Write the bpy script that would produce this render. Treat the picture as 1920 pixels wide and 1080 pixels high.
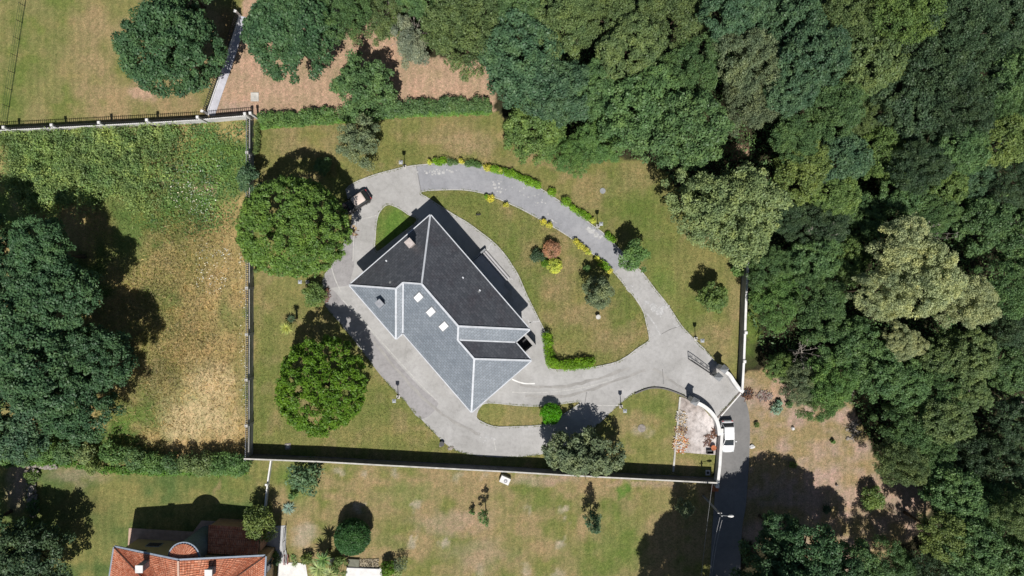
import bpy, bmesh, math, random
import numpy as np
from mathutils import Vector, Matrix
from mathutils.geometry import tessellate_polygon

for o in list(bpy.data.objects):
    bpy.data.objects.remove(o, do_unlink=True)
scene = bpy.context.scene
COL = scene.collection

# ------------------------------------------------------------------ camera
H = 86.0                       # height of the drone above the ground, metres
F = 1280.0                     # focal length in photo pixels (24 mm on 36 mm, 1920 px)
K = H / F
cam_d = bpy.data.cameras.new('camera')
cam_d.lens = 24.0
cam_d.sensor_width = 36.0
cam_d.clip_end = 1500.0
cam = bpy.data.objects.new('camera', cam_d)
COL.objects.link(cam)
cam.location = (0, 0, H)
cam.rotation_euler = (0, 0, 0)
scene.camera = cam

# ------------------------------------------------------------------ light
SUN_EL = math.radians(60.0)
SUN_OFF = math.radians(3.5)
to_sun = Vector((math.sin(SUN_OFF) * math.cos(SUN_EL), -math.cos(SUN_OFF) * math.cos(SUN_EL), math.sin(SUN_EL)))
world = bpy.data.worlds.new('World')
scene.world = world
world.use_nodes = True
wn = world.node_tree
sky = wn.nodes.new('ShaderNodeTexSky')
sky.sky_type = 'NISHITA'
sky.sun_disc = False
sky.sun_elevation = SUN_EL
sky.sun_rotation = math.pi - SUN_OFF
bg = wn.nodes['Background']
bg.inputs['Strength'].default_value = 0.05
wn.links.new(sky.outputs['Color'], bg.inputs['Color'])
sun_d = bpy.data.lights.new('sun', 'SUN')
sun_d.energy = 5.0
sun_d.angle = math.radians(0.53)
sun_d.color = (1.0, 0.965, 0.915)
sun = bpy.data.objects.new('sun', sun_d)
COL.objects.link(sun)
sun.location = (0, -60, 120)
sun.rotation_euler = (-to_sun).to_track_quat('-Z', 'Y').to_euler()
scene.view_settings.view_transform = 'Standard'
scene.view_settings.look = 'None'
scene.view_settings.exposure = 0.0
scene.view_settings.gamma = 1.0
scene.cycles.filter_width = 1.5

# ------------------------------------------------------------------ helpers
def P(px, py, h=0.0):
    """Point at height h that stands under photo position (px, py) of the survey."""
    s = K * (1 - h / H)
    return Vector(((px - 960) * s, (540 - py) * s, h))

def lin(r, g, b, f=0.8):
    def c(v):
        v /= 255.0
        return v / 12.92 if v <= 0.04045 else ((v + 0.055) / 1.055) ** 2.4
    return (c(r) * f, c(g) * f, c(b) * f, 1.0)

def tag(o, label=None, cat=None, group=None, kind=None):
    if label: o['label'] = label
    if cat: o['category'] = cat
    if group: o['group'] = group
    if kind: o['kind'] = kind
    return o

def link(o, parent=None):
    COL.objects.link(o)
    if parent is not None:
        o.parent = parent
    return o

def empty(name, loc=(0, 0, 0), rz=0.0):
    o = bpy.data.objects.new(name, None)
    o.empty_display_size = 0.3
    o.location = loc
    o.rotation_euler = (0, 0, rz)
    return link(o)

class MB:
    def __init__(self):
        self.v = []; self.f = []; self.uv = []
    def add(self, vs, fs):
        b = len(self.v)
        self.v += [tuple(x) for x in vs]
        self.f += [tuple(i + b for i in f) for f in fs]
        return self
    def box(self, c, s, rz=0.0, taper=1.0):
        ca, sa = math.cos(rz), math.sin(rz)
        vs = []
        for z in (-1, 1):
            t = taper if z > 0 else 1.0
            for x, y in ((-1, -1), (1, -1), (1, 1), (-1, 1)):
                X = x * s[0] / 2 * t; Y = y * s[1] / 2 * t
                vs.append((c[0] + X * ca - Y * sa, c[1] + X * sa + Y * ca, c[2] + z * s[2] / 2))
        return self.add(vs, [(3, 2, 1, 0), (4, 5, 6, 7), (0, 1, 5, 4), (1, 2, 6, 5), (2, 3, 7, 6), (3, 0, 4, 7)])
    def prism(self, poly, z0, z1, bottom=False):
        n = len(poly)
        ar = sum(poly[i][0] * poly[(i + 1) % n][1] - poly[(i + 1) % n][0] * poly[i][1] for i in range(n))
        if ar < 0: poly = poly[::-1]
        vs = [(p[0], p[1], z0) for p in poly] + [(p[0], p[1], z1) for p in poly]
        tri = tessellate_polygon([[Vector((p[0], p[1], 0)) for p in poly]])
        fs = []
        for t in tri:
            a, b, c = [poly[i] for i in t]
            up = (b[0] - a[0]) * (c[1] - a[1]) - (b[1] - a[1]) * (c[0] - a[0]) > 0
            t = tuple(t) if up else tuple(t)[::-1]
            fs.append(tuple(i + n for i in t))
            if bottom: fs.append(t[::-1])
        for i in range(n):
            j = (i + 1) % n
            fs.append((i, j, j + n, i + n))
        return self.add(vs, fs)
    def tube(self, p0, p1, r0, r1=None, n=8, cap=True):
        p0 = Vector(p0); p1 = Vector(p1)
        if r1 is None: r1 = r0
        d = (p1 - p0).normalized()
        a = d.orthogonal().normalized(); b = d.cross(a)
        vs = []
        for p, r in ((p0, r0), (p1, r1)):
            for i in range(n):
                t = 2 * math.pi * i / n
                vs.append(p + (a * math.cos(t) + b * math.sin(t)) * r)
        fs = [(i, (i + 1) % n, (i + 1) % n + n, i + n) for i in range(n)]
        if cap:
            fs.append(tuple(range(n))[::-1]); fs.append(tuple(range(n, 2 * n)))
        return self.add(vs, fs)
    def beam(self, p0, p1, w, h):
        """box along p0-p1, width w (horizontal), height h (up)"""
        p0 = Vector(p0); p1 = Vector(p1)
        d = (p1 - p0).normalized()
        s = d.cross(Vector((0, 0, 1)))
        s = s.normalized() if s.length > 1e-5 else Vector((1, 0, 0))
        u = s.cross(d).normalized()
        vs = []
        for p in (p0, p1):
            for x, y in ((-1, -1), (1, -1), (1, 1), (-1, 1)):
                vs.append(p + s * x * w / 2 + u * y * h / 2)
        return self.add(vs, [(3, 2, 1, 0), (4, 5, 6, 7), (0, 1, 5, 4), (1, 2, 6, 5), (2, 3, 7, 6), (3, 0, 4, 7)])
    def mesh(self, name, mat=None, smooth=False):
        me = bpy.data.meshes.new(name)
        me.from_pydata(self.v, [], self.f)
        me.update()
        if smooth:
            me.polygons.foreach_set('use_smooth', [True] * len(me.polygons))
        if mat: me.materials.append(mat)
        return me
    def build(self, name, mat, parent=None, smooth=False, loc=None, rz=0.0):
        o = bpy.data.objects.new(name, self.mesh(name, mat, smooth))
        if loc is not None: o.location = loc
        o.rotation_euler = (0, 0, rz)
        return link(o, parent)

def inst(name, me, parent=None, loc=(0, 0, 0), rz=0.0, sc=(1, 1, 1)):
    o = bpy.data.objects.new(name, me)
    o.location = loc; o.rotation_euler = (0, 0, rz); o.scale = sc
    return link(o, parent)

def smooth_path(pts, n=6, closed=False):
    """Catmull-Rom through 2-D points"""
    out = []
    m = len(pts)
    rng = range(m) if closed else range(m - 1)
    for i in rng:
        if closed:
            p0, p1, p2, p3 = (pts[(i + j - 1) % m] for j in range(4))
        else:
            p1, p2 = pts[i], pts[i + 1]
            p0 = pts[i - 1] if i > 0 else p1
            p3 = pts[i + 2] if i + 2 < m else p2
        for k in range(n):
            t = k / n
            out.append(tuple(0.5 * ((2 * p1[a]) + (-p0[a] + p2[a]) * t + (2 * p0[a] - 5 * p1[a] + 4 * p2[a] - p3[a]) * t * t
                                    + (-p0[a] + 3 * p1[a] - 3 * p2[a] + p3[a]) * t ** 3) for a in (0, 1)))
    if not closed: out.append(tuple(pts[-1]))
    return out

# ------------------------------------------------------------------ materials
MATS = {}
def new_mat(name):
    m = bpy.data.materials.new(name); m.use_nodes = True
    nt = m.node_tree
    return m, nt, nt.nodes['Principled BSDF']

def N(nt, typ, **kw):
    n = nt.nodes.new(typ)
    for k, v in kw.items():
        if k in n.inputs: n.inputs[k].default_value = v
        else: setattr(n, k, v)
    return n

def noise(nt, scale, detail=4.0, rough=0.6, vec=None):
    n = nt.nodes.new('ShaderNodeTexNoise')
    n.inputs['Scale'].default_value = scale
    n.inputs['Detail'].default_value = detail
    n.inputs['Roughness'].default_value = rough
    if vec is not None: nt.links.new(vec, n.inputs['Vector'])
    return n

def ramp(nt, fac, stops):
    r = nt.nodes.new('ShaderNodeValToRGB')
    el = r.color_ramp.elements
    while len(el) < len(stops): el.new(0.5)
    for e, (p, c) in zip(el, stops):
        e.position = p
        e.color = c if len(c) == 4 else (c[0], c[1], c[2], 1)
    nt.links.new(fac, r.inputs['Fac'])
    return r

def mixc(nt, a, b, fac, mode='MIX'):
    m = nt.nodes.new('ShaderNodeMix')
    m.data_type = 'RGBA'; m.blend_type = mode
    for s, v in ((0, fac), (6, a), (7, b)):
        if hasattr(v, 'is_linked'): nt.links.new(v, m.inputs[s])
        else: m.inputs[s].default_value = v
    return m.outputs[2]

def grey(v): return (v, v, v, 1)

def bumpn(nt, height, bsdf, strength=0.4, dist=0.05):
    b = nt.nodes.new('ShaderNodeBump')
    b.inputs['Strength'].default_value = strength
    b.inputs['Distance'].default_value = dist
    nt.links.new(height, b.inputs['Height'])
    nt.links.new(b.outputs['Normal'], bsdf.inputs['Normal'])

def simple(name, col, rough=0.7, var=0.15, scale=3.0, spec=0.3, metal=0.0, fine=30.0):
    """plain surface with uneven wear"""
    if name in MATS: return MATS[name]
    m, nt, bs = new_mat(name)
    geo = nt.nodes.new('ShaderNodeNewGeometry')
    a = noise(nt, scale, 5, 0.65, geo.outputs['Position'])
    b = noise(nt, fine, 3, 0.6, geo.outputs['Position'])
    ra = ramp(nt, a.outputs['Fac'], [(0.3, grey(1 - var * 1.6)), (0.7, grey(1 + var))])
    rb = ramp(nt, b.outputs['Fac'], [(0.3, grey(1 - var)), (0.7, grey(1 + var * 0.7))])
    c = mixc(nt, ra.outputs['Color'], rb.outputs['Color'], 1.0, 'MULTIPLY')
    c = mixc(nt, col, c, 1.0, 'MULTIPLY')
    nt.links.new(c, bs.inputs['Base Color'])
    bs.inputs['Roughness'].default_value = rough
    bs.inputs['Specular IOR Level'].default_value = spec
    bs.inputs['Metallic'].default_value = metal
    bumpn(nt, b.outputs['Fac'], bs, 0.2, 0.01)
    MATS[name] = m
    return m

def leaf_mat():
    m, nt, bs = new_mat('foliage')
    oi = nt.nodes.new('ShaderNodeObjectInfo')
    at = N(nt, 'ShaderNodeAttribute', attribute_name='v')
    r1 = ramp(nt, at.outputs['Fac'], [(0.0, (0.55, 0.60, 0.62)), (0.45, (0.95, 0.97, 0.95)), (0.8, (1.25, 1.2, 1.1)), (1.0, (1.7, 1.55, 1.3))])
    r1.color_ramp.interpolation = 'LINEAR'
    c = mixc(nt, oi.outputs['Color'], r1.outputs['Color'], 1.0, 'MULTIPLY')
    geo = nt.nodes.new('ShaderNodeNewGeometry')
    nz = noise(nt, 0.55, 4, 0.65, geo.outputs['Position'])
    rz_ = ramp(nt, nz.outputs['Fac'], [(0.30, (0.66, 0.74, 0.80)), (0.5, (1, 1, 1)), (0.70, (1.30, 1.18, 0.98))])
    c = mixc(nt, c, rz_.outputs['Color'], 1.0, 'MULTIPLY')
    nt.links.new(c, bs.inputs['Base Color'])
    bs.inputs['Roughness'].default_value = 0.5
    bs.inputs['Specular IOR Level'].default_value = 0.28
    tr = nt.nodes.new('ShaderNodeBsdfTranslucent')
    c2 = mixc(nt, c, (1.25, 1.15, 0.5, 1), 1.0, 'MULTIPLY')
    nt.links.new(c2, tr.inputs['Color'])
    mx = nt.nodes.new('ShaderNodeMixShader')
    mx.inputs[0].default_value = 0.15
    nt.links.new(bs.outputs[0], mx.inputs[1]); nt.links.new(tr.outputs[0], mx.inputs[2])
    nt.links.new(mx.outputs[0], nt.nodes['Material Output'].inputs['Surface'])
    return m
LEAF = leaf_mat()
BARK = simple('bark', lin(96, 84, 70), 0.9, 0.3, 2.0, 0.1)
DEADWOOD = simple('dead_wood', lin(168, 160, 150), 0.9, 0.25, 2.0, 0.1)

def ground_mat():
    m, nt, bs = new_mat('grass_and_soil')
    geo = nt.nodes.new('ShaderNodeNewGeometry')
    at = N(nt, 'ShaderNodeAttribute', attribute_name='Col')
    a = noise(nt, 0.35, 6, 0.7, geo.outputs['Position'])
    b = noise(nt, 2.6, 6, 0.75, geo.outputs['Position'])
    d = noise(nt, 11.0, 4, 0.7, geo.outputs['Position'])
    ra = ramp(nt, a.outputs['Fac'], [(0.25, (0.80, 0.90, 0.78)), (0.5, (1, 1, 1)), (0.75, (1.22, 1.10, 1.12))])
    rb = ramp(nt, b.outputs['Fac'], [(0.25, (0.66, 0.72, 0.64)), (0.5, (1, 1, 1)), (0.75, (1.30, 1.22, 1.22))])
    rd = ramp(nt, d.outputs['Fac'], [(0.25, grey(0.50)), (0.5, grey(1.0)), (0.75, grey(1.6))])
    e_ = noise(nt, 4.5, 3, 0.8, geo.outputs['Position'])
    re_ = ramp(nt, e_.outputs['Fac'], [(0.3, (0.74, 0.82, 0.72)), (0.5, (1, 1, 1)), (0.7, (1.28, 1.16, 1.2))])
    c = mixc(nt, at.outputs['Color'], ra.outputs['Color'], 1.0, 'MULTIPLY')
    c = mixc(nt, c, rb.outputs['Color'], 1.0, 'MULTIPLY')
    c = mixc(nt, c, rd.outputs['Color'], 1.0, 'MULTIPLY')
    c = mixc(nt, c, re_.outputs['Color'], 1.0, 'MULTIPLY')
    wv = nt.nodes.new('ShaderNodeTexWave')
    wv.inputs['Scale'].default_value = 0.30; wv.inputs['Distortion'].default_value = 3.0; wv.inputs['Detail'].default_value = 3.0; wv.inputs['Detail Scale'].default_value = 1.5
    nt.links.new(geo.outputs['Position'], wv.inputs['Vector'])
    rw = ramp(nt, wv.outputs['Fac'], [(0.2, (0.94, 0.95, 0.94)), (0.8, (1.05, 1.04, 1.04))])
    c = mixc(nt, c, rw.outputs['Color'], 1.0, 'MULTIPLY')
    nt.links.new(c, bs.inputs['Base Color'])
    bs.inputs['Roughness'].default_value = 0.95
    bs.inputs['Specular IOR Level'].default_value = 0.05
    bumpn(nt, d.outputs['Fac'], bs, 0.7, 0.06)
    return m
GROUND = ground_mat()

def concrete_mat(name, col, col2, stain=0.25, crack=0.35):
    m, nt, bs = new_mat(name)
    geo = nt.nodes.new('ShaderNodeNewGeometry')
    a = noise(nt, 0.22, 6, 0.65, geo.outputs['Position'])
    b = noise(nt, 1.7, 6, 0.7, geo.outputs['Position'])
    d = noise(nt, 14.0, 4, 0.7, geo.outputs['Position'])
    base = ramp(nt, a.outputs['Fac'], [(0.35, col), (0.65, col2)])
    rb = ramp(nt, b.outputs['Fac'], [(0.3, grey(1 - stain)), (0.5, grey(1)), (0.72, grey(1 + stain * 0.6))])
    rd = ramp(nt, d.outputs['Fac'], [(0.3, grey(0.90)), (0.7, grey(1.08))])
    c = mixc(nt, base.outputs['Color'], rb.outputs['Color'], 1.0, 'MULTIPLY')
    c = mixc(nt, c, rd.outputs['Color'], 1.0, 'MULTIPLY')
    # hair cracks
    warp = nt.nodes.new('ShaderNodeVectorMath'); warp.operation = 'MULTIPLY_ADD'
    nt.links.new(b.outputs['Color'], warp.inputs[0]); warp.inputs[1].default_value = (1.6, 1.6, 0)
    nt.links.new(geo.outputs['Position'], warp.inputs[2])
    vo = N(nt, 'ShaderNodeTexVoronoi', feature='DISTANCE_TO_EDGE')
    vo.inputs['Scale'].default_value = 0.28
    nt.links.new(warp.outputs[0], vo.inputs['Vector'])
    rc = ramp(nt, vo.outputs['Distance'], [(0.0, grey(1 - crack)), (0.012, grey(1.0))])
    c = mixc(nt, c, rc.outputs['Color'], 1.0, 'MULTIPLY')
    nt.links.new(c, bs.inputs['Base Color'])
    bs.inputs['Roughness'].default_value = 0.85
    bs.inputs['Specular IOR Level'].default_value = 0.2
    bumpn(nt, d.outputs['Fac'], bs, 0.3, 0.01)
    MATS[name] = m
    return m
CONC = concrete_mat('worn_concrete', lin(176, 174, 171, 0.72), lin(200, 198, 196, 0.72), 0.13, 0.12)
CONC_RING = concrete_mat('blue_grey_concrete', lin(158, 159, 164, 0.72), lin(180, 180, 184, 0.72), 0.14, 0.06)
CONC_APRON = concrete_mat('apron_concrete', lin(172, 168, 160, 0.75), lin(184, 180, 176, 0.75), 0.16, 0.15)
CONC_WET = concrete_mat('old_dark_concrete', lin(160, 157, 157, 0.75), lin(174, 171, 171, 0.75), 0.2, 0.1)
ASPH = concrete_mat('asphalt', lin(130, 129, 128, 0.75), lin(146, 144, 142, 0.75), 0.12, 0.08)
PADM = concrete_mat('stained_pad', lin(150, 138, 130, 0.8), lin(228, 220, 216, 0.8), 0.45, 0.35)
WHITE = simple('white_render', (0.72, 0.71, 0.69, 1), 0.8, 0.10, 1.2, 0.2)
WALLW = simple('weathered_white_wall', (0.62, 0.61, 0.60, 1), 0.85, 0.16, 1.0, 0.2)
WALLG = simple('grey_rendered_wall', (0.30, 0.31, 0.34, 1), 0.85, 0.2, 1.0, 0.2)
COPE = simple('pale_coping', (0.52, 0.50, 0.46, 1), 0.85, 0.2, 1.5, 0.2)
IRON = simple('black_iron', (0.03, 0.03, 0.033, 1), 0.5, 0.2, 4, 0.4)
WALLD = simple('shade_dark_render', (0.12, 0.125, 0.14, 1), 0.85, 0.25, 1.0, 0.2)  # shade put into the colour, so the wall's north face reads shadow-dark
GREYM = simple('grey_paint', (0.28, 0.29, 0.30, 1), 0.6, 0.12, 2, 0.3)
GLASS = simple('dark_glass', (0.03, 0.035, 0.04, 1), 0.08, 0.05, 2, 0.6)
TILEP = simple('pink_paving', lin(206, 176, 156), 0.8, 0.15, 1.5, 0.2)
TAN = simple('tan_render', lin(208, 180, 138), 0.85, 0.1, 1.0, 0.2)
RUBBER = simple('rubber', (0.02, 0.02, 0.02, 1), 0.8, 0.1)
BRICKM = simple('orange_brick', lin(196, 120, 84), 0.85, 0.2, 2)
STONE = simple('field_stone', lin(160, 152, 144), 0.9, 0.3, 2.5)

def slate_mat(name, c1, c2, cm, stain, spots):
    m, nt, bs = new_mat(name)
    uv = nt.nodes.new('ShaderNodeUVMap')
    br = nt.nodes.new('ShaderNodeTexBrick')
    br.inputs['Scale'].default_value = 1.0
    br.inputs['Brick Width'].default_value = 0.45
    br.inputs['Row Height'].default_value = 0.32
    br.inputs['Mortar Size'].default_value = 0.022
    br.inputs['Color1'].default_value = c1
    br.inputs['Color2'].default_value = c2
    br.inputs['Mortar'].default_value = cm
    nt.links.new(uv.outputs[0], br.inputs['Vector'])
    a = noise(nt, 0.30, 6, 0.72, uv.outputs[0])
    b = noise(nt, 4.0, 4, 0.7, uv.outputs[0])
    ra = ramp(nt, a.outputs['Fac'], [(0.32, stain), (0.5, (1, 1, 1)), (0.68, (1.14, 1.14, 1.13))])
    rb = ramp(nt, b.outputs['Fac'], [(0.3, grey(0.84)), (0.7, grey(1.16))])
    c = mixc(nt, br.outputs['Color'], ra.outputs['Color'], 1.0, 'MULTIPLY')
    c = mixc(nt, c, rb.outputs['Color'], 1.0, 'MULTIPLY')
    vo = N(nt, 'ShaderNodeTexVoronoi'); vo.inputs['Scale'].default_value = 0.42
    nt.links.new(uv.outputs[0], vo.inputs['Vector'])
    rv = ramp(nt, vo.outputs['Distance'], [(0.03 * spots, grey(1)), (0.06 * spots, grey(0))])
    c = mixc(nt, c, (0.28, 0.28, 0.27, 1), rv.outputs['Color'])
    nt.links.new(c, bs.inputs['Base Color'])
    bs.inputs['Roughness'].default_value = 0.5
    bs.inputs['IOR'].default_value = 1.9
    bumpn(nt, br.outputs['Fac'], bs, 0.35, -0.012)
    return m
# bare blue-grey slate, and a north-slope copy with shade painted in, plus brown stains and pale lichen rosettes
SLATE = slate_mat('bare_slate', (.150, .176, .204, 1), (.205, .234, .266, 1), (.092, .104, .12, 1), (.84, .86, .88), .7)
SLATE_SHADE_LICHEN = slate_mat('shade_dark_lichen_slate', (.052, .055, .064, 1), (.086, .089, .100, 1), (.033, .036, .042, 1), (.80, .68, .68), 1.35)

def clay_mat():
    m, nt, bs = new_mat('clay_tile')
    uv = nt.nodes.new('ShaderNodeUVMap')
    br = nt.nodes.new('ShaderNodeTexBrick')
    br.offset = 0.0
    br.inputs['Scale'].default_value = 1.0
    br.inputs['Brick Width'].default_value = 0.24
    br.inputs['Row Height'].default_value = 0.30
    br.inputs['Mortar Size'].default_value = 0.015
    br.inputs['Color1'].default_value = lin(212, 132, 98)
    br.inputs['Color2'].default_value = lin(236, 172, 140)
    br.inputs['Mortar'].default_value = lin(120, 66, 50)
    nt.links.new(uv.outputs[0], br.inputs['Vector'])
    a = noise(nt, 1.2, 5, 0.7, uv.outputs[0])
    ra = ramp(nt, a.outputs['Fac'], [(0.3, (0.66, 0.62, 0.62)), (0.55, (1, 1, 1)), (0.75, (1.1, 1.15, 1.2))])
    c = mixc(nt, br.outputs['Color'], ra.outputs['Color'], 1.0, 'MULTIPLY')
    nt.links.new(c, bs.inputs['Base Color'])
    bs.inputs['Roughness'].default_value = 0.8
    bs.inputs['Specular IOR Level'].default_value = 0.2
    return m
CLAY = clay_mat()

def paint_mat(name, col, rough=0.25, coat=0.6):
    m, nt, bs = new_mat(name)
    geo = nt.nodes.new('ShaderNodeNewGeometry')
    a = noise(nt, 3, 4, 0.6, geo.outputs['Position'])
    r = ramp(nt, a.outputs['Fac'], [(0.3, grey(0.9)), (0.7, grey(1.03))])
    c = mixc(nt, col, r.outputs['Color'], 1.0, 'MULTIPLY')
    nt.links.new(c, bs.inputs['Base Color'])
    bs.inputs['Roughness'].default_value = rough
    bs.inputs['Coat Weight'].default_value = coat
    bs.inputs['Coat Roughness'].default_value = 0.08
    return m
CARW = paint_mat('white_car_paint', (0.78, 0.78, 0.78, 1))
CARB = paint_mat('black_car_paint', (0.018, 0.014, 0.016, 1))
ROOFB = paint_mat('beige_car_roof', lin(222, 206, 196), 0.5, 0.1)
CHROME = simple('bright_metal', (0.6, 0.6, 0.6, 1), 0.25, 0.05, 2, 0.5, 0.9)
LAMPG = simple('milky_lamp_glass', (0.62, 0.66, 0.68, 1), 0.3, 0.05)
REDP = simple('red_plastic', (0.45, 0.03, 0.04, 1), 0.5, 0.1)
SKYL = simple('white_blind_glass', (0.85, 0.85, 0.85, 1), 0.25, 0.03, 2, 0.4)
FILLER = simple('pale_crack_filler', (0.45, 0.445, 0.44, 1), 0.9, 0.2, 3)

# ------------------------------------------------------------------ ground colour survey (real soil and grass colours)
rng = np.random.default_rng(7)
C = dict(
    olive=lin(124, 124, 70), green=lin(102, 118, 56), lush=lin(94, 124, 52), tan=lin(158, 136, 98), ochre=lin(136, 129, 78),
    dirt=lin(178, 148, 120), pink=lin(186, 152, 126), gold=lin(176, 150, 102), hay=lin(206, 180, 136), mgreen=lin(100, 118, 62), weed=lin(84, 116, 58),
    dust=lin(178, 150, 132), floor=lin(62, 58, 42), brown=lin(120, 98, 66), clod=lin(176, 160, 136), moss=lin(96, 110, 62))
for k in C: C[k] = np.array(C[k][:3]) * np.array([.955, 1.03, 1.08])

def vnoise(X, Y, seed):
    """smooth value noise, 0..1"""
    r = np.random.default_rng(seed).random((64, 64))
    xi = np.floor(X).astype(int); yi = np.floor(Y).astype(int)
    fx = X - xi; fy = Y - yi
    fx = fx * fx * (3 - 2 * fx); fy = fy * fy * (3 - 2 * fy)
    g = lambda a, b: r[a % 64, b % 64]
    return (g(xi, yi) * (1 - fx) + g(xi + 1, yi) * fx) * (1 - fy) + (g(xi, yi + 1) * (1 - fx) + g(xi + 1, yi + 1) * fx) * fy

def inpoly(px, py, poly):
    ins = np.zeros(px.shape, bool)
    n = len(poly)
    for i in range(n):
        x1, y1 = poly[i]; x2, y2 = poly[(i + 1) % n]
        if y1 == y2: continue
        c = ((y1 > py) != (y2 > py)) & (px < (x2 - x1) * (py - y1) / (y2 - y1) + x1)
        ins ^= c
    return ins

REG = [  # name, polygon in survey px, base colour, second colour, noise scale px, label
    ('upper_field', [(-200, -150), (450, -150), (456, 32), (392, 226), (0, 244), (-200, 250)], 'olive', 'tan', 55),
    ('bare_bank', [(450, -150), (700, -150), (760, 100), (930, 120), (930, 206), (480, 228), (392, 226), (456, 32)], 'dirt', 'pink', 40),
    ('meadow', [(-200, 250), (0, 244), (392, 228), (474, 222), (474, 860), (-200, 850)], 'mgreen', 'gold', 60),
    ('garden_lawn', [(474, 222), (930, 205), (1010, 262), (1230, 310), (1400, 480), (1386, 735), (1344, 800), (1340, 908), (470, 858)], 'olive', 'ochre', 45),
    ('lower_lawn', [(474, 858), (1340, 908), (1330, 1200), (474, 1200)], 'olive', 'tan', 38),
    ('side_lawn', [(-200, 850), (474, 860), (474, 1200), (-200, 1200)], 'moss', 'ochre', 40),
    ('dirt_lot', [(1386, 700), (1440, 690), (1600, 760), (1640, 860), (1750, 930), (1730, 1000), (1560, 1100), (1380, 1000)], 'dust', 'tan', 30),
]
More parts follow.
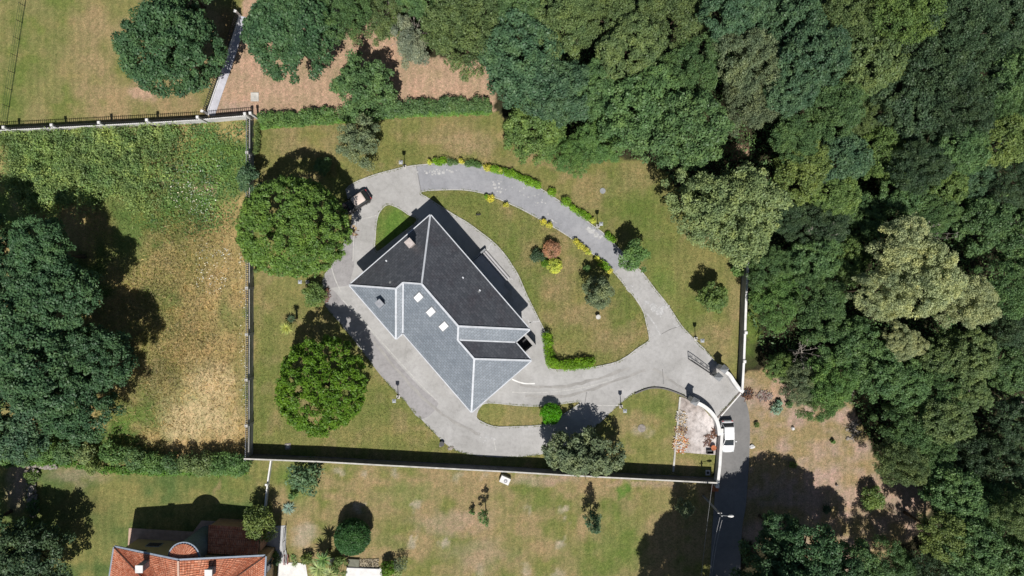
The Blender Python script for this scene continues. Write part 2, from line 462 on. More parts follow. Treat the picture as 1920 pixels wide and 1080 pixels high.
SPOTS = [  # x, y, rx, ry, colour, strength
    (60, 60, 90, 220, 'green', .45), (300, 180, 60, 30, 'tan', .6), (268, 172, 26, 20, 'pink', .9), (230, 60, 70, 60, 'tan', .4), (20, 200, 30, 60, 'green', .6),
    (430, 60, 18, 60, 'brown', .7), (445, 205, 40, 20, 'dust', .8), (690, 95, 45, 30, 'pink', .8),
    (560, 230, 80, 16, 'tan', .6), (530, 265, 40, 30, 'tan', .5), (850, 245, 70, 26, 'tan', .65), (880, 270, 50, 25, 'pink', .35), (760, 240, 60, 20, 'olive', .6),
    (1000, 290, 40, 25, 'tan', .8), (1130, 358, 22, 16, 'tan', .9), (1180, 370, 60, 70, 'green', .5), (1190, 330, 40, 30, 'tan', .4), (1200, 420, 40, 60, 'green', .55),
    (1240, 470, 50, 50, 'green', .5), (1290, 500, 60, 40, 'ochre', .8), (1250, 530, 30, 40, 'lush', .5), (1300, 600, 40, 40, 'green', .5), (1340, 650, 40, 50, 'tan', .55), (1375, 560, 20, 60, 'tan', .5),
    (740, 430, 40, 50, 'lush', .85), (850, 375, 60, 18, 'green', .5), (900, 400, 40, 30, 'green', .4), (915, 435, 30, 20, 'green', .5), (980, 430, 40, 25, 'green', .4), (1060, 440, 40, 20, 'tan', .35),
    (990, 480, 25, 40, 'tan', .5), (960, 470, 20, 50, 'green', .6), (1000, 540, 30, 40, 'green', .5), (1050, 540, 30, 30, 'tan', .6), (1090, 590, 50, 30, 'tan', .8), (1080, 640, 50, 35, 'ochre', .8), (1150, 640, 45, 30, 'tan', .75),
    (1060, 620, 25, 20, 'green', .4), (1160, 590, 25, 40, 'green', .5), (1180, 570, 15, 30, 'green', .5), (1140, 670, 40, 14, 'olive', .5),
    (960, 780, 60, 18, 'ochre', .4), (1220, 760, 40, 25, 'green', .35), (1190, 790, 30, 20, 'tan', .7), (1205, 805, 24, 14, 'clod', .7), (1220, 850, 40, 30, 'ochre', .4),
    (500, 700, 25, 120, 'green', .35), (490, 560, 16, 60, 'tan', .45), (530, 560, 30, 30, 'ochre', .5), (700, 760, 50, 40, 'green', .35), (700, 700, 20, 40, 'ochre', .6), (560, 830, 80, 14, 'ochre', .5), (760, 830, 60, 16, 'green', .3),
    # meadow
    (120, 300, 130, 55, 'weed', .8), (380, 290, 70, 50, 'lush', .55), (350, 370, 60, 30, 'weed', .7), (385, 355, 20, 10, 'pink', .9), (300, 345, 8, 10, 'dust', .8), (45, 385, 22, 16, 'hay', .7), (85, 365, 10, 14, 'brown', .8),
    (240, 430, 40, 90, 'mgreen', .9), (360, 460, 60, 60, 'ochre', .7), (400, 450, 40, 40, 'gold', .6), (300, 520, 50, 40, 'gold', .6), (440, 500, 30, 40, 'gold', .8), (290, 600, 60, 50, 'ochre', .6),
    (340, 650, 60, 50, 'gold', .7), (420, 620, 40, 50, 'gold', .5), (400, 720, 60, 45, 'hay', .85), (360, 780, 60, 40, 'hay', .85), (420, 790, 30, 40, 'hay', .6), (250, 750, 40, 30, 'ochre', .5), (230, 780, 50, 25, 'lush', .6), (340, 815, 40, 20, 'hay', .8), (290, 700, 30, 25, 'tan', .7), (450, 680, 14, 120, 'ochre', .6),
    # lower lawn
    (560, 900, 30, 60, 'lush', .55), (760, 925, 60, 25, 'lush', .45), (720, 960, 70, 40, 'tan', .35), (570, 1000, 26, 20, 'clod', .8), (672, 952, 11, 14, 'clod', 1.), (780, 948, 11, 10, 'clod', .9), (637, 880, 14, 8, 'clod', .8), (688, 885, 9, 8, 'clod', .8), (739, 887, 9, 10, 'clod', .8),
    (774, 1014, 8, 9, 'clod', .9), (833, 1016, 14, 11, 'clod', 1.), (857, 895, 14, 9, 'clod', .6), (913, 897, 6, 6, 'clod', .6), (993, 957, 6, 8, 'clod', .8), (1060, 965, 9, 8, 'clod', .9), (1054, 1022, 10, 14, 'clod', .9), (982, 1068, 8, 10, 'clod', .8), (1046, 1073, 12, 9, 'clod', .7), (900, 1070, 12, 12, 'clod', .5),
    (1172, 925, 16, 12, 'lush', .9), (1160, 1000, 50, 60, 'green', .7), (1130, 1060, 90, 40, 'green', .5), (1010, 930, 40, 30, 'green', .4), (985, 900, 30, 10, 'clod', .4), (850, 980, 80, 20, 'dust', .45), (900, 1040, 70, 30, 'dust', .35), (1040, 900, 60, 10, 'dust', .5), (1220, 905, 80, 8, 'dust', .5), (950, 985, 60, 40, 'tan', .4), (720, 1020, 40, 16, 'green', .5), (1230, 940, 40, 30, 'ochre', .6),
    (1280, 870, 30, 14, 'tan', .7), (1340, 920, 16, 14, 'brown', .8),
    # side lawn
    (35, 900, 22, 60, 'dust', .9), (150, 890, 60, 20, 'dust', .4), (300, 890, 80, 20, 'moss', .5), (150, 960, 60, 50, 'brown', .35), (420, 905, 60, 20, 'green', .4), (200, 990, 40, 50, 'moss', .5), (490, 880, 14, 20, 'ochre', .6), (405, 915, 5, 20, 'tan', .7),
    (1430, 745, 20, 14, 'brown', .4), (1450, 740, 30, 20, 'pink', .6), (1410, 610, 10, 70, 'green', .9), (1640, 930, 60, 40, 'pink', .4), (1520, 840, 60, 40, 'tan', .3), (1700, 945, 40, 30, 'dust', .9), (1625, 745, 14, 18, 'tan', .9), (1390, 285, 30, 16, 'pink', .8), (1250, 268, 12, 6, 'pink', .8), (1145, 268, 12, 6, 'pink', .6),
]
STEP = 0.34
gx = np.arange(-78, 78, STEP); gy = np.arange(-48, 48, STEP)
GX, GY = np.meshgrid(gx, gy)
PX = GX / K + 960; PY = 540 - GY / K
jx = (vnoise(PX / 9, PY / 9, 1) - .5) * 16 + (vnoise(PX / 25, PY / 25, 2) - .5) * 18
jy = (vnoise(PX / 9, PY / 9, 3) - .5) * 16 + (vnoise(PX / 25, PY / 25, 4) - .5) * 18
col = np.zeros(GX.shape + (3,)); col[:] = C['floor']
col = col * (0.7 + 0.6 * vnoise(PX / 14, PY / 14, 9))[..., None]
for (nm, poly, c1, c2, sc) in REG:
    m = inpoly(PX + jx * .35, PY + jy * .35, poly)
    t = vnoise(PX / sc, PY / sc, 11) * .6 + vnoise(PX / (sc * .35), PY / (sc * .35), 12) * .4
    t = np.clip((t - .3) / .34, 0, 1)[..., None]
    cc = C[c1] * (1 - t) + C[c2] * t
    t2 = np.clip((vnoise(PX / 34, PY / 26, 13) * .6 + vnoise(PX / 11, PY / 11, 14) * .4 - .52) / .2, 0, 1)[..., None] * (.6 if nm in ('garden_lawn', 'lower_lawn', 'upper_field') else 0)
    cc = cc * (1 - t2) + C['tan'] * t2
    col[m] = cc[m]
for (x, y, rx, ry, cn, st) in SPOTS:
    d = np.hypot((PX + jx - x) / rx, (PY + jy - y) / ry)
    w = (np.clip((1.25 - d) / .75, 0, 1) ** 1.0 * st)[..., None]
    col = col * (1 - w) + C[cn] * w
fine = (vnoise(PX / 4, PY / 4, 21) * .5 + vnoise(PX / 2.2, PY / 2.2, 22) * .5)
col *= (0.82 + 0.36 * fine)[..., None]

ny, nx = GX.shape
cxp = (PX[:-1, :-1] + PX[1:, 1:]) / 2; cyp = (PY[:-1, :-1] + PY[1:, 1:]) / 2
own = np.zeros(cxp.shape, int)
for i, (nm, poly, *_r) in enumerate(REG):
    own[inpoly(cxp, cyp, poly)] = i + 1
names = ['woodland_floor'] + [r[0] for r in REG]
zz = (vnoise(PX / 30, PY / 30, 31) - .5) * 0.05
vid = np.arange(nx * ny).reshape(ny, nx)
quads = np.stack([vid[1:, :-1], vid[1:, 1:], vid[:-1, 1:], vid[:-1, :-1]], -1)[:, :, ::-1]
allv = np.stack([GX, GY, zz - 0.03], -1).reshape(-1, 3)
allc = np.concatenate([col, np.ones(col.shape[:2] + (1,))], -1).reshape(-1, 4)

def np_mesh(name, V, Q, mat, attrs=()):
    me = bpy.data.meshes.new(name)
    k = Q.shape[1]
    me.vertices.add(len(V)); me.vertices.foreach_set('co', np.ascontiguousarray(V, np.float32).ravel())
    me.loops.add(Q.size); me.loops.foreach_set('vertex_index', np.ascontiguousarray(Q, np.int32).ravel())
    me.polygons.add(len(Q))
    me.polygons.foreach_set('loop_start', np.arange(0, Q.size, k, dtype=np.int32))
    me.polygons.foreach_set('loop_total', np.full(len(Q), k, np.int32))
    for (an, typ, data, key) in attrs:
        a = me.attributes.new(an, typ, 'POINT')
        a.data.foreach_set(key, np.ascontiguousarray(data, np.float32).ravel())
    me.materials.append(mat)
    me.update(calc_edges=True); me.validate()
    return me

for i, nm in enumerate(names):
    q = quads[own == i].reshape(-1, 4)
    if not len(q): continue
    u, inv = np.unique(q, return_inverse=True)
    me = np_mesh(nm, allv[u], inv.reshape(-1, 4), GROUND, [('Col', 'FLOAT_COLOR', allc[u], 'color')])
    o = link(bpy.data.objects.new(nm, me)); tag(o, kind='structure')
# far ground to the horizon
mb = MB(); mb.box((0, 0, -0.6), (1600, 1600, 0.8))
far = mb.build('ground', simple('far_ground', lin(100, 104, 66), 0.95, 0.3, 0.06, 0.05)); tag(far, kind='structure')

# ------------------------------------------------------------------ paving
def sheet(name, outer, holes, z, mat, kind='structure', parent=None, thick=0.0):
    loops = [[P(*p) for p in outer]] + [[P(*p) for p in h] for h in holes]
    tri = tessellate_polygon([[Vector((p.x, p.y, 0)) for p in lp] for lp in loops])
    vs = [p for lp in loops for p in lp]
    fs = []
    for t in tri:
        a, b, c = [vs[i] for i in t]
        up = (b.x - a.x) * (c.y - a.y) - (b.y - a.y) * (c.x - a.x) > 0
        fs.append(tuple(t) if up else tuple(t)[::-1])
    n = len(vs)
    V = [(p.x, p.y, z) for p in vs]
    if thick:
        V += [(p.x, p.y, z - thick) for p in vs]
        b = 0
        for lp in loops:
            m = len(lp)
            for i in range(m):
                j = (i + 1) % m
                fs.append((b + i, b + j, b + j + n, b + i + n))
            b += m
    me = bpy.data.meshes.new(name); me.from_pydata(V, [], fs); me.materials.append(mat); me.update()
    o = link(bpy.data.objects.new(name, me), parent)
    if parent is None: tag(o, kind=kind)
    return o

outer = smooth_path([(648, 356), (664, 343), (705, 327), (735, 319), (760, 313), (790, 309), (830, 307), (875, 308), (910, 314), (935, 321), (960, 329), (985, 339), (1012, 353), (1040, 371), (1075, 395), (1105, 418), (1130, 436), (1147, 453), (1164, 470), (1182, 490), (1205, 512), (1227, 541), (1246, 564), (1262, 587), (1278, 611), (1305, 640), (1327, 661), (1342, 678)], 4)
outer += [(1352, 690), (1389, 733), (1343, 783)]
outer += smooth_path([(1325, 767), (1300, 751), (1272, 737), (1242, 728), (1220, 727), (1190, 737), (1165, 755), (1140, 778), (1120, 797), (1085, 825), (1045, 845), (1000, 854), (960, 857), (930, 857), (900, 855), (872, 850), (852, 843), (833, 830), (812, 809), (790, 786), (760, 752), (745, 738), (715, 705), (697, 682), (665, 640), (635, 603), (610, 574), (604, 545), (606, 520), (620, 498), (640, 462), (655, 430), (660, 400), (652, 372)], 4)
isl_left = smooth_path([(730, 384), (747, 390), (765, 402), (782, 414), (745, 444), (712, 470), (703, 466), (704, 445), (706, 417), (711, 400), (720, 388)], 4, True)
isl_main = smooth_path([(789, 363), (797, 358), (830, 356), (867, 356), (900, 361), (930, 371), (960, 384), (985, 396), (1010, 410), (1040, 427), (1070, 446), (1100, 468), (1122, 484), (1145, 505), (1160, 521), (1175, 540), (1190, 558), (1205, 582), (1212, 607), (1217, 632), (1214, 641), (1197, 652), (1177, 667), (1155, 679), (1120, 687), (1072, 693), (1035, 692), (1027, 680), (1026, 652), (1021, 622), (1007, 592), (992, 562), (982, 540), (971, 515), (960, 497), (950, 482), (937, 466), (920, 450), (880, 420), (850, 402), (825, 386), (802, 371)], 4, True)
isl_low = smooth_path([(893, 781), (905, 758), (930, 756), (970, 760), (1010, 761), (1052, 757), (1083, 753), (1085, 758), (1055, 778), (1040, 790), (1015, 797), (960, 800), (930, 800), (908, 793)], 4, True)
drive = sheet('driveway', outer, [isl_left, isl_main, isl_low], 0.045, CONC, thick=0.12)

ring_out = smooth_path([(780, 311), (790, 309), (830, 307), (875, 308), (910, 314), (935, 321), (960, 329), (985, 339), (1012, 353), (1040, 371), (1075, 395), (1105, 418), (1130, 436), (1147, 453), (1164, 470), (1182, 490)], 4)
ring_in = smooth_path([(1150, 511), (1122, 485), (1100, 469), (1070, 447), (1040, 428), (1010, 411), (985, 397), (960, 385), (930, 372), (900, 362), (867, 357), (830, 357), (797, 359), (789, 362)], 4)
sheet('driveway_ring', ring_out + ring_in, [], 0.051, CONC_RING)
sheet('driveway_strip', smooth_path([(608, 545), (620, 540), (650, 572), (700, 628), (745, 680), (790, 728), (822, 757), (790, 786), (760, 752), (745, 738), (715, 705), (697, 682), (665, 640), (635, 603), (611, 574)], 3, True), [], 0.051, CONC_WET)
sheet('side_path', [(620, 540), (612, 545), (606, 520), (622, 498), (642, 462), (663, 425), (670, 412), (664, 470), (664, 500), (655, 535)], [], 0.051, CONC_WET)
# pale joints, kerb edge, filled cracks, worn marks as real thin pieces on the slab
def ribbon(name, pts, w, z, mat, parent, sm=True, jag=0.0, seed=0):
    r = random.Random(seed)
    q = smooth_path(pts, 5) if sm else pts
    W = [P(*p) for p in q]
    vs = []; fs = []
    for i, p in enumerate(W):
        d = (W[min(i + 1, len(W) - 1)] - W[max(i - 1, 0)]).normalized()
        s = Vector((-d.y, d.x, 0))
        ww = w * (1 + jag * r.uniform(-1, 1)); p = p + s * jag * w * r.uniform(-.8, .8)
        vs += [(p.x - s.x * ww / 2, p.y - s.y * ww / 2, z), (p.x + s.x * ww / 2, p.y + s.y * ww / 2, z)]
        if i: fs.append((2 * i - 2, 2 * i - 1, 2 * i + 1, 2 * i)[::-1])
    me = bpy.data.meshes.new(name); me.from_pydata(vs, [], fs); me.materials.append(mat); me.update()
    return link(bpy.data.objects.new(name, me), parent)

JOINT = simple('dark_joint', (0.20, 0.195, 0.19, 1), 0.9, 0.2)
PJOINT = simple('pale_joint', (0.46, 0.45, 0.43, 1), 0.9, 0.15)
for pts in ([(668, 408), (664, 440), (662, 490)], [(668, 410), (690, 408), (706, 404)], [(622, 502), (628, 522), (640, 548)], [(640, 560), (690, 612), (740, 668), (790, 722), (818, 750)], [(960, 735), (1010, 736), (1060, 732), (1105, 724), (1150, 712)],
            [(1085, 757), (1130, 760), (1165, 760)], [(925, 820), (930, 845)]):
    ribbon('slab_joint', pts, 0.13, 0.058, PJOINT, drive)
for pts in ([(1237, 628), (1256, 618), (1276, 611)], [(1242, 692), (1244, 720)], [(1100, 735), (1096, 760)], [(781, 312), (787, 345), (790, 360)]):
    ribbon('slab_joint', pts, 0.07, 0.058, JOINT, drive, jag=.3)
for i, pts in enumerate(([(979, 592), (985, 597), (991, 602), (995, 605), (1002, 603), (1011, 603)], [(995, 604), (990, 612)], [(923, 454), (918, 461), (914, 470)], [(950, 522), (956, 530), (960, 537), (964, 540), (962, 552), (970, 575), (978, 590)], [(955, 523), (962, 523)],
        [(1212, 588), (1222, 600), (1231, 614), (1238, 628)], [(1262, 605), (1268, 612), (1272, 610)], [(672, 647), (677, 654), (685, 656)])):
    ribbon('crack_filler', pts, 0.16, 0.062, FILLER, drive, jag=.5, seed=i)
ribbon('white_edge_line', [(960, 711), (972, 716), (985, 719), (1003, 719)], 0.17, 0.062, WHITE, drive)
# worn white blotches on the ring road
r0 = random.Random(3)
def blotch(cx, cy, n, sx, sy, ang, smin, smax):
    mb = MB()
    for k in range(n):
        a, b = r0.gauss(0, sx), r0.gauss(0, sy)
        p = P(cx + a * math.cos(ang) - b * math.sin(ang), cy + a * math.sin(ang) + b * math.cos(ang))
        rr = r0.uniform(smin, smax); m = 7
        ph = r0.random() * 6
        vs = [(p.x + rr * r0.uniform(.5, 1.2) * math.cos(ph + 6.283 * j / m), p.y + rr * r0.uniform(.4, 1) * math.sin(ph + 6.283 * j / m), 0.060 + k * 2e-4) for j in range(m)]
        mb.add(vs, [tuple(range(m))])
    return mb.build('worn_white_mark', FILLER, drive)
blotch(822, 323, 40, 24, 3, 0.0, .05, .2); blotch(935, 350, 14, 9, 5, 0.3, .05, .25); blotch(1107, 434, 9, 4, 1.5, .7, .15, .42); blotch(1122, 444, 9, 4, 1.5, .6, .12, .36)
blotch(1040, 415, 8, 6, 1, .4, .06, .2); blotch(1000, 372, 14, 26, 6, .5, .05, .16); blotch(1180, 535, 14, 16, 5, .8, .06, .2); blotch(1232, 580, 16, 7, 4, .8, .15, .5); blotch(1246, 574, 8, 3, 4, .8, .15, .4)
blotch(912, 823, 12, 8, 5, .2, .06, .2)

# road outside the gate
road = sheet('road', [(1389, 733)] + smooth_path([(1393, 740), (1402, 765), (1406, 795), (1405, 850), (1402, 900), (1398, 950), (1390, 1010), (1385, 1200)], 4) + [(1325, 1200), (1335, 1000), (1342, 905), (1350, 860), (1348, 810), (1343, 783)], [], 0.045, ASPH, thick=0.1)
for off in (0, 1):
    a = P(1343 + 3.5 * off, 784 + 2 * off); b = P(1387 + 2 * off, 734 + 3.5 * off)
    mb = MB(); mb.beam((a.x, a.y, .065), (b.x, b.y, .065), 0.08 + .06 * off, 0.03)
    mb.build('gate_track', (IRON, WHITE)[off], road)
# brick-brown strip under the gate
ribbon('gate_sill', [(1344.5, 784.5), (1388, 735)], 0.30, 0.052, simple('sill_tile', lin(150, 138, 132), .8), road, sm=False)

pad = sheet('concrete_pad', [(1276, 743), (1297, 752), (1318, 765), (1335, 785), (1342, 800), (1344, 830), (1342, 853), (1300, 850), (1263, 846), (1268, 800)], [], 0.03, PADM)
mb = MB(); a = P(1275, 744); b = P(1262, 884); mb.beam((a.x, a.y, .06), (b.x, b.y, .06), .22, .16)
tag(mb.build('kerb_strip', COPE), kind='structure')
sheet('white_terrace', [(522, 1054), (573, 1056), (580, 1100), (560, 1130), (518, 1130)], [], 0.05, WHITE, thick=.1)
sheet('white_terrace', [(651, 1063), (716, 1065), (720, 1130), (640, 1130)], [], 0.05, WHITE, thick=.1)
sheet('side_path_paving', [(519, 986), (537, 985), (536, 1030), (541, 1056), (522, 1056), (516, 1026), (498, 1022), (500, 996)], [], 0.04, simple('pale_paving', lin(196, 196, 196), .8, .1, 2), thick=.08)
sheet('house_terrace', [(242, 990), (362, 997), (378, 976), (462, 980), (500, 998), (500, 1022), (460, 1030), (258, 1040), (240, 1022)], [], 0.05, TILEP, thick=.1)

# ------------------------------------------------------------------ foliage generator
def leaf_mesh(name, lobes, dens=60.0, size=0.30, seed=0, flat=1.0, up=0.42, rnd=0.75, zmin=-9e9, asp=0.55, tone=0.5):
    """Leaves on the skin of many overlapping lobes; lobes = array of x, y, z, r."""
    g = np.random.default_rng(seed)
    L = np.asarray(lobes, float)
    cnt = np.maximum((dens * 4 * np.pi * L[:, 3] ** 2 * .5).astype(int), 6)
    idx = np.repeat(np.arange(len(L)), cnt)
    n = len(idx)
    d = g.normal(size=(n, 3)); d[:, 2] = np.abs(d[:, 2]) * np.where(g.random(n) < .8, 1, -1)
    d /= np.linalg.norm(d, axis=1)[:, None]
    rr = L[idx, 3] * g.uniform(.55, 1.22, n)
    # twigs: pull leaves to a few directions so the lobe itself is tufted
    p = L[idx, :3] + d * rr[:, None] * np.array([1, 1, flat])
    keep = np.ones(n, bool)
    for j in range(len(L)):
        q = p - L[j, :3]
        ins = (q ** 2).sum(1) < (L[j, 3] * .55) ** 2
        ins &= idx != j
        keep &= ~ins
    keep &= p[:, 2] > zmin
    p = p[keep]; d = d[keep]; idx = idx[keep]; n = len(p)
    lob = g.random(len(L))[idx]
    nr = d * .55 + g.normal(size=(n, 3)) * rnd * .6 + np.array([0, 0, up])
    nr /= np.linalg.norm(nr, axis=1)[:, None]
    t = np.cross(nr, g.normal(size=(n, 3))); t /= np.linalg.norm(t, axis=1)[:, None] + 1e-9
    b = np.cross(nr, t)
    s = size * g.uniform(.55, 1.35, n)[:, None]
    V = np.stack([p + t * s * .5, p + b * s * .5 * asp, p - t * s * .5 - nr * s * .08, p - b * s * .5 * asp], 1).reshape(-1, 3)
    Q = np.arange(4 * n).reshape(-1, 4)
    v = np.clip(g.normal(.36, .17, n) * .75 + lob * .36 - .06, 0, 1) * (0.6 + 0.8 * tone)
    return np_mesh(name, V, Q, LEAF, [('v', 'FLOAT', np.repeat(np.clip(v, 0, 1), 4), 'value')])

def crown_lobes(R, zr, n, rl, seed, low=-.35, fill=0.25, lump=0.25, shape='dome'):
    """lobe centres spread through an uneven dome of radius R and half height zr"""
    g = np.random.default_rng(seed)
    ph = g.random(8) * 6.28; am = g.random(8)
    out = []
    k = 0
    while len(out) < n and k < n * 30:
        k += 1
        d = g.normal(size=3); d /= np.linalg.norm(d)
        if d[2] < low: d[2] = -d[2]
        a = math.atan2(d[1], d[0])
        bump = 1 + lump * (math.sin(2 * a + ph[0]) * am[0] + math.sin(3 * a + ph[1]) * am[1] * .8 + math.sin(5 * a + ph[2]) * am[2] * .6) * math.hypot(d[0], d[1])
        rad = bump * (1 - g.random() ** 2 * fill if g.random() > fill else g.uniform(.3, .8))
        r = rl * g.uniform(.65, 1.35)
        sc = max(R - r * .75, R * .2)
        p = d * rad * np.array([sc, sc, max(zr - r * .5, zr * .2)])
        if shape == 'cone':
            h = g.random() ** 1.4
            ww = R * (1 - h) * .9 + .05
            p = np.array([math.cos(a) * ww * g.uniform(.6, 1), math.sin(a) * ww * g.uniform(.6, 1), (h * 2 - 1) * zr]); r *= (1.1 - .6 * h)
        out.append((*p, r))
    return np.array(out)

def trunk_mesh(name, seed, limbs=6, spread=1.0):
    """tapered trunk of height 1 with limbs reaching to radius 1 (scaled per tree)"""
    g = random.Random(seed)
    mb = MB()
    z = [0, .25, .55, .8, 1.1]; x = [0, g.uniform(-.03, .03), g.uniform(-.05, .05), g.uniform(-.06, .06), 0]
    r = [.085, .06, .05, .04, .02]
    for i in range(4):
        mb.tube((x[i], x[i] * .5, z[i]), (x[i + 1], x[i + 1] * .5, z[i + 1]), r[i], r[i + 1], 8, cap=(i == 3))
    for k in range(limbs):
        a = 6.283 * k / limbs + g.uniform(-.4, .4); z0 = g.uniform(.5, .8)
        q = Vector((math.cos(a) * .42 * spread, math.sin(a) * .42 * spread, z0 + .22))
        e = Vector((math.cos(a + .2) * .8 * spread, math.sin(a + .2) * .8 * spread, z0 + .38))
        mb.tube((0, 0, z0), q, .03, .02, 6, cap=False); mb.tube(q, e, .02, .008, 6)
    return mb.mesh(name, BARK, True)
TRUNKS = [trunk_mesh('trunk', i) for i in range(3)]

CROWNS = {}
def crown_variant(style, k):
    key = (style, k)
    if key in CROWNS: return CROWNS[key]
    R = 5.0
    sd = hash(style) % 1000 if False else {'oak': 100, 'fine': 200, 'round': 300, 'bush': 400, 'loose': 500}[style]
    sd += k
    if style == 'oak':
        L = crown_lobes(R, 3.6, 190, .58, sd, -.3, .22, .16); me = leaf_mesh('crown', L, 62, .30, sd)
    elif style == 'fine':
        L = crown_lobes(R, 3.4, 230, .52, sd, -.25, .25, .22); me = leaf_mesh('crown', L, 74, .25, sd, rnd=1.0, asp=.42)
    elif style == 'round':
        L = crown_lobes(R, 4.0, 200, .55, sd, -.4, .10, .06); me = leaf_mesh('crown', L, 70, .28, sd, tone=.55)
    elif style == 'loose':
        L = crown_lobes(R, 4.2, 44, .95, sd, -.4, .5, .35); me = leaf_mesh('crown', L, 46, .34, sd)
    else:
        L = crown_lobes(R, 3.8, 40, 1.35, sd, -.5, .15, .15); me = leaf_mesh('crown', L, 34, .55, sd)
    CROWNS[key] = me
    return me

RT = random.Random(5)
def tree(name, label, px, py, rpx, tint, style='oak', hc=None, var=None, ry=None, zs=1.0, cat='tree', group=None, ownmesh=None, trunk=True, rz=None, tvar=.06):
    if hc is None: hc = 2.0 + rpx * K * 1.15
    s = K * (1 - hc / H)
    X, Y = (px - 960) * s, (540 - py) * s
    R = rpx * s; RY = (ry or rpx) * s
    t = empty(name, (X, Y, 0))
    tag(t, label, cat, group)
    me = ownmesh or crown_variant(style, RT.randrange(4) if var is None else var)
    c = inst('crown', me, t, (0, 0, hc), rz if rz is not None else (RT.random() * 6.28 if ry is None else 0), (R / 5, RY / 5, zs * (R + RY) / 10))
    j = 1 + RT.uniform(-tvar, tvar)
    c.color = (tint[0] * j, tint[1] * j * (1 + RT.uniform(-.02, .02)), tint[2] * j, 1)
    if trunk:
        inst('trunk', RT.choice(TRUNKS), t, (0, 0, -.05), RT.random() * 6.28, (R * .85, R * .85, hc * .95))
    return t

def shrub(name, label, px, py, rpx, tint, h=None, seed=0, ry=None, leaf=.2, dens=90, nl=26, rl=.34, group=None, cat='shrub', rz=0.0, lump=.15, low=-.2, tone=.5, fill=.15):
    """small bush standing on the ground; real size leaves"""
    hh = h or rpx * K * 1.3
    hc = hh * .5
    s = K * (1 - hc / H)
    R = rpx * s
    L = crown_lobes(R, hh * .5, nl, R * rl, seed, low - .5, fill, lump)
    L[:, 2] += hc
    if ry:
        L[:, 1] *= ry / rpx
    L[:, 2] = np.maximum(L[:, 2], L[:, 3] * .5)
    t = empty(name, ((px - 960) * s, (540 - py) * s, 0), rz)
    tag(t, label, cat, group)
    c = inst('foliage', leaf_mesh('foliage', L, dens, leaf, seed, zmin=0.0, tone=tone), t)
    c.color = (tint[0], tint[1], tint[2], 1)
    mb = MB()
    for k in range(3):
        a = k * 2.1 + seed
        mb.tube((0.03 * math.cos(a), .03 * math.sin(a), -.03), (R * .4 * math.cos(a), R * .4 * math.sin(a), hh * .6), .035, .015, 6)
    mb.build('stem', BARK, t)
    return t

def hedge(name, label, pts, w, h, tint, seed=0, leaf=.16, dens=110, rl=.3, group=None, cat='hedge', wob=.15, jitter=.25):
    g = np.random.default_rng(seed)
    W = [P(*p, h * .5) for p in smooth_path(pts, 5)]
    L = []
    acc = 0
    for a, b in zip(W[:-1], W[1:]):
        d = (b - a); ln = d.length
        sd = Vector((-d.y, d.x, 0)).normalized()
        m = max(1, int(ln / (rl * .55)))
        for i in range(m):
            p = a + d * (i / m)
            for _ in range(max(2, int(w / rl * 1.3))):
                o = g.uniform(-.5, .5) * max(w - rl * 1.2, .02)
                z = g.uniform(.25, 1.0) * max(h - rl * .9, .05) * (1 + wob * math.sin(acc * 1.7 + seed))
                q = p + sd * o
                L.append((q.x + g.normal() * jitter * .2, q.y + g.normal() * jitter * .2, z, rl * g.uniform(.7, 1.25)))
            acc += ln / m
    L = np.array(L)
    if len(L) > 220:
        L = L[g.permutation(len(L))[:max(220, len(L) // 2)]]; L[:, 3] *= 1.15
    c0 = L[:, :2].mean(0)
    L[:, 0] -= c0[0]; L[:, 1] -= c0[1]
    me = leaf_mesh('foliage', L, dens, leaf, seed, zmin=0.0)
    t = empty(name, (c0[0], c0[1], 0)); tag(t, label, cat, group)
    c = inst('foliage', me, t); c.color = (tint[0], tint[1], tint[2], 1)
    mb = MB()
    for p in W[::4]:
        mb.tube((p.x - c0[0], p.y - c0[1], -.05), (p.x - c0[0] + .05, p.y - c0[1], h * .7), .04, .02, 6)
    mb.build('stem', BARK, t)
    return t

T = dict(
    oak=lin(56, 90, 58, .95), blue=lin(64, 98, 74, .95), mid=lin(84, 114, 66, .95), olive=lin(106, 122, 72, .95), bright=lin(104, 128, 56, .95), yell=lin(116, 130, 58, .95),
    dark=lin(58, 78, 56, .95), pale=lin(160, 166, 122, .95), grey=lin(112, 122, 92, .95), round=lin(92, 120, 54, .95), lime=lin(88, 122, 34, .95), sage=lin(120, 134, 88, .95), lemon=lin(226, 220, 88, .95), chart=lin(206, 214, 92, .95), rust=lin(168, 126, 100, .95), hedge=lin(112, 152, 38, .95), weed=lin(90, 122, 62, .95))

TM = (lin(82, 100, 68, .95))
for k in T:
    f_ = {'pale': 1.5, 'sage': 1.5, 'lemon': .85, 'chart': .95, 'rust': 1.35, 'lime': 1.12, 'hedge': 1.25, 'round': 1.28}.get(k, 1.42)
    w_ = {'oak': .35, 'blue': .5, 'olive': .45, 'bright': .5, 'yell': .5, 'dark': .3, 'grey': .3, 'mid': .4, 'weed': .3, 'pale': .22, 'sage': .15}.get(k, 0)
    T[k] = tuple((T[k][i] * (1 - w_) + TM[i] * w_) * f_ for i in range(3)) + (1,)

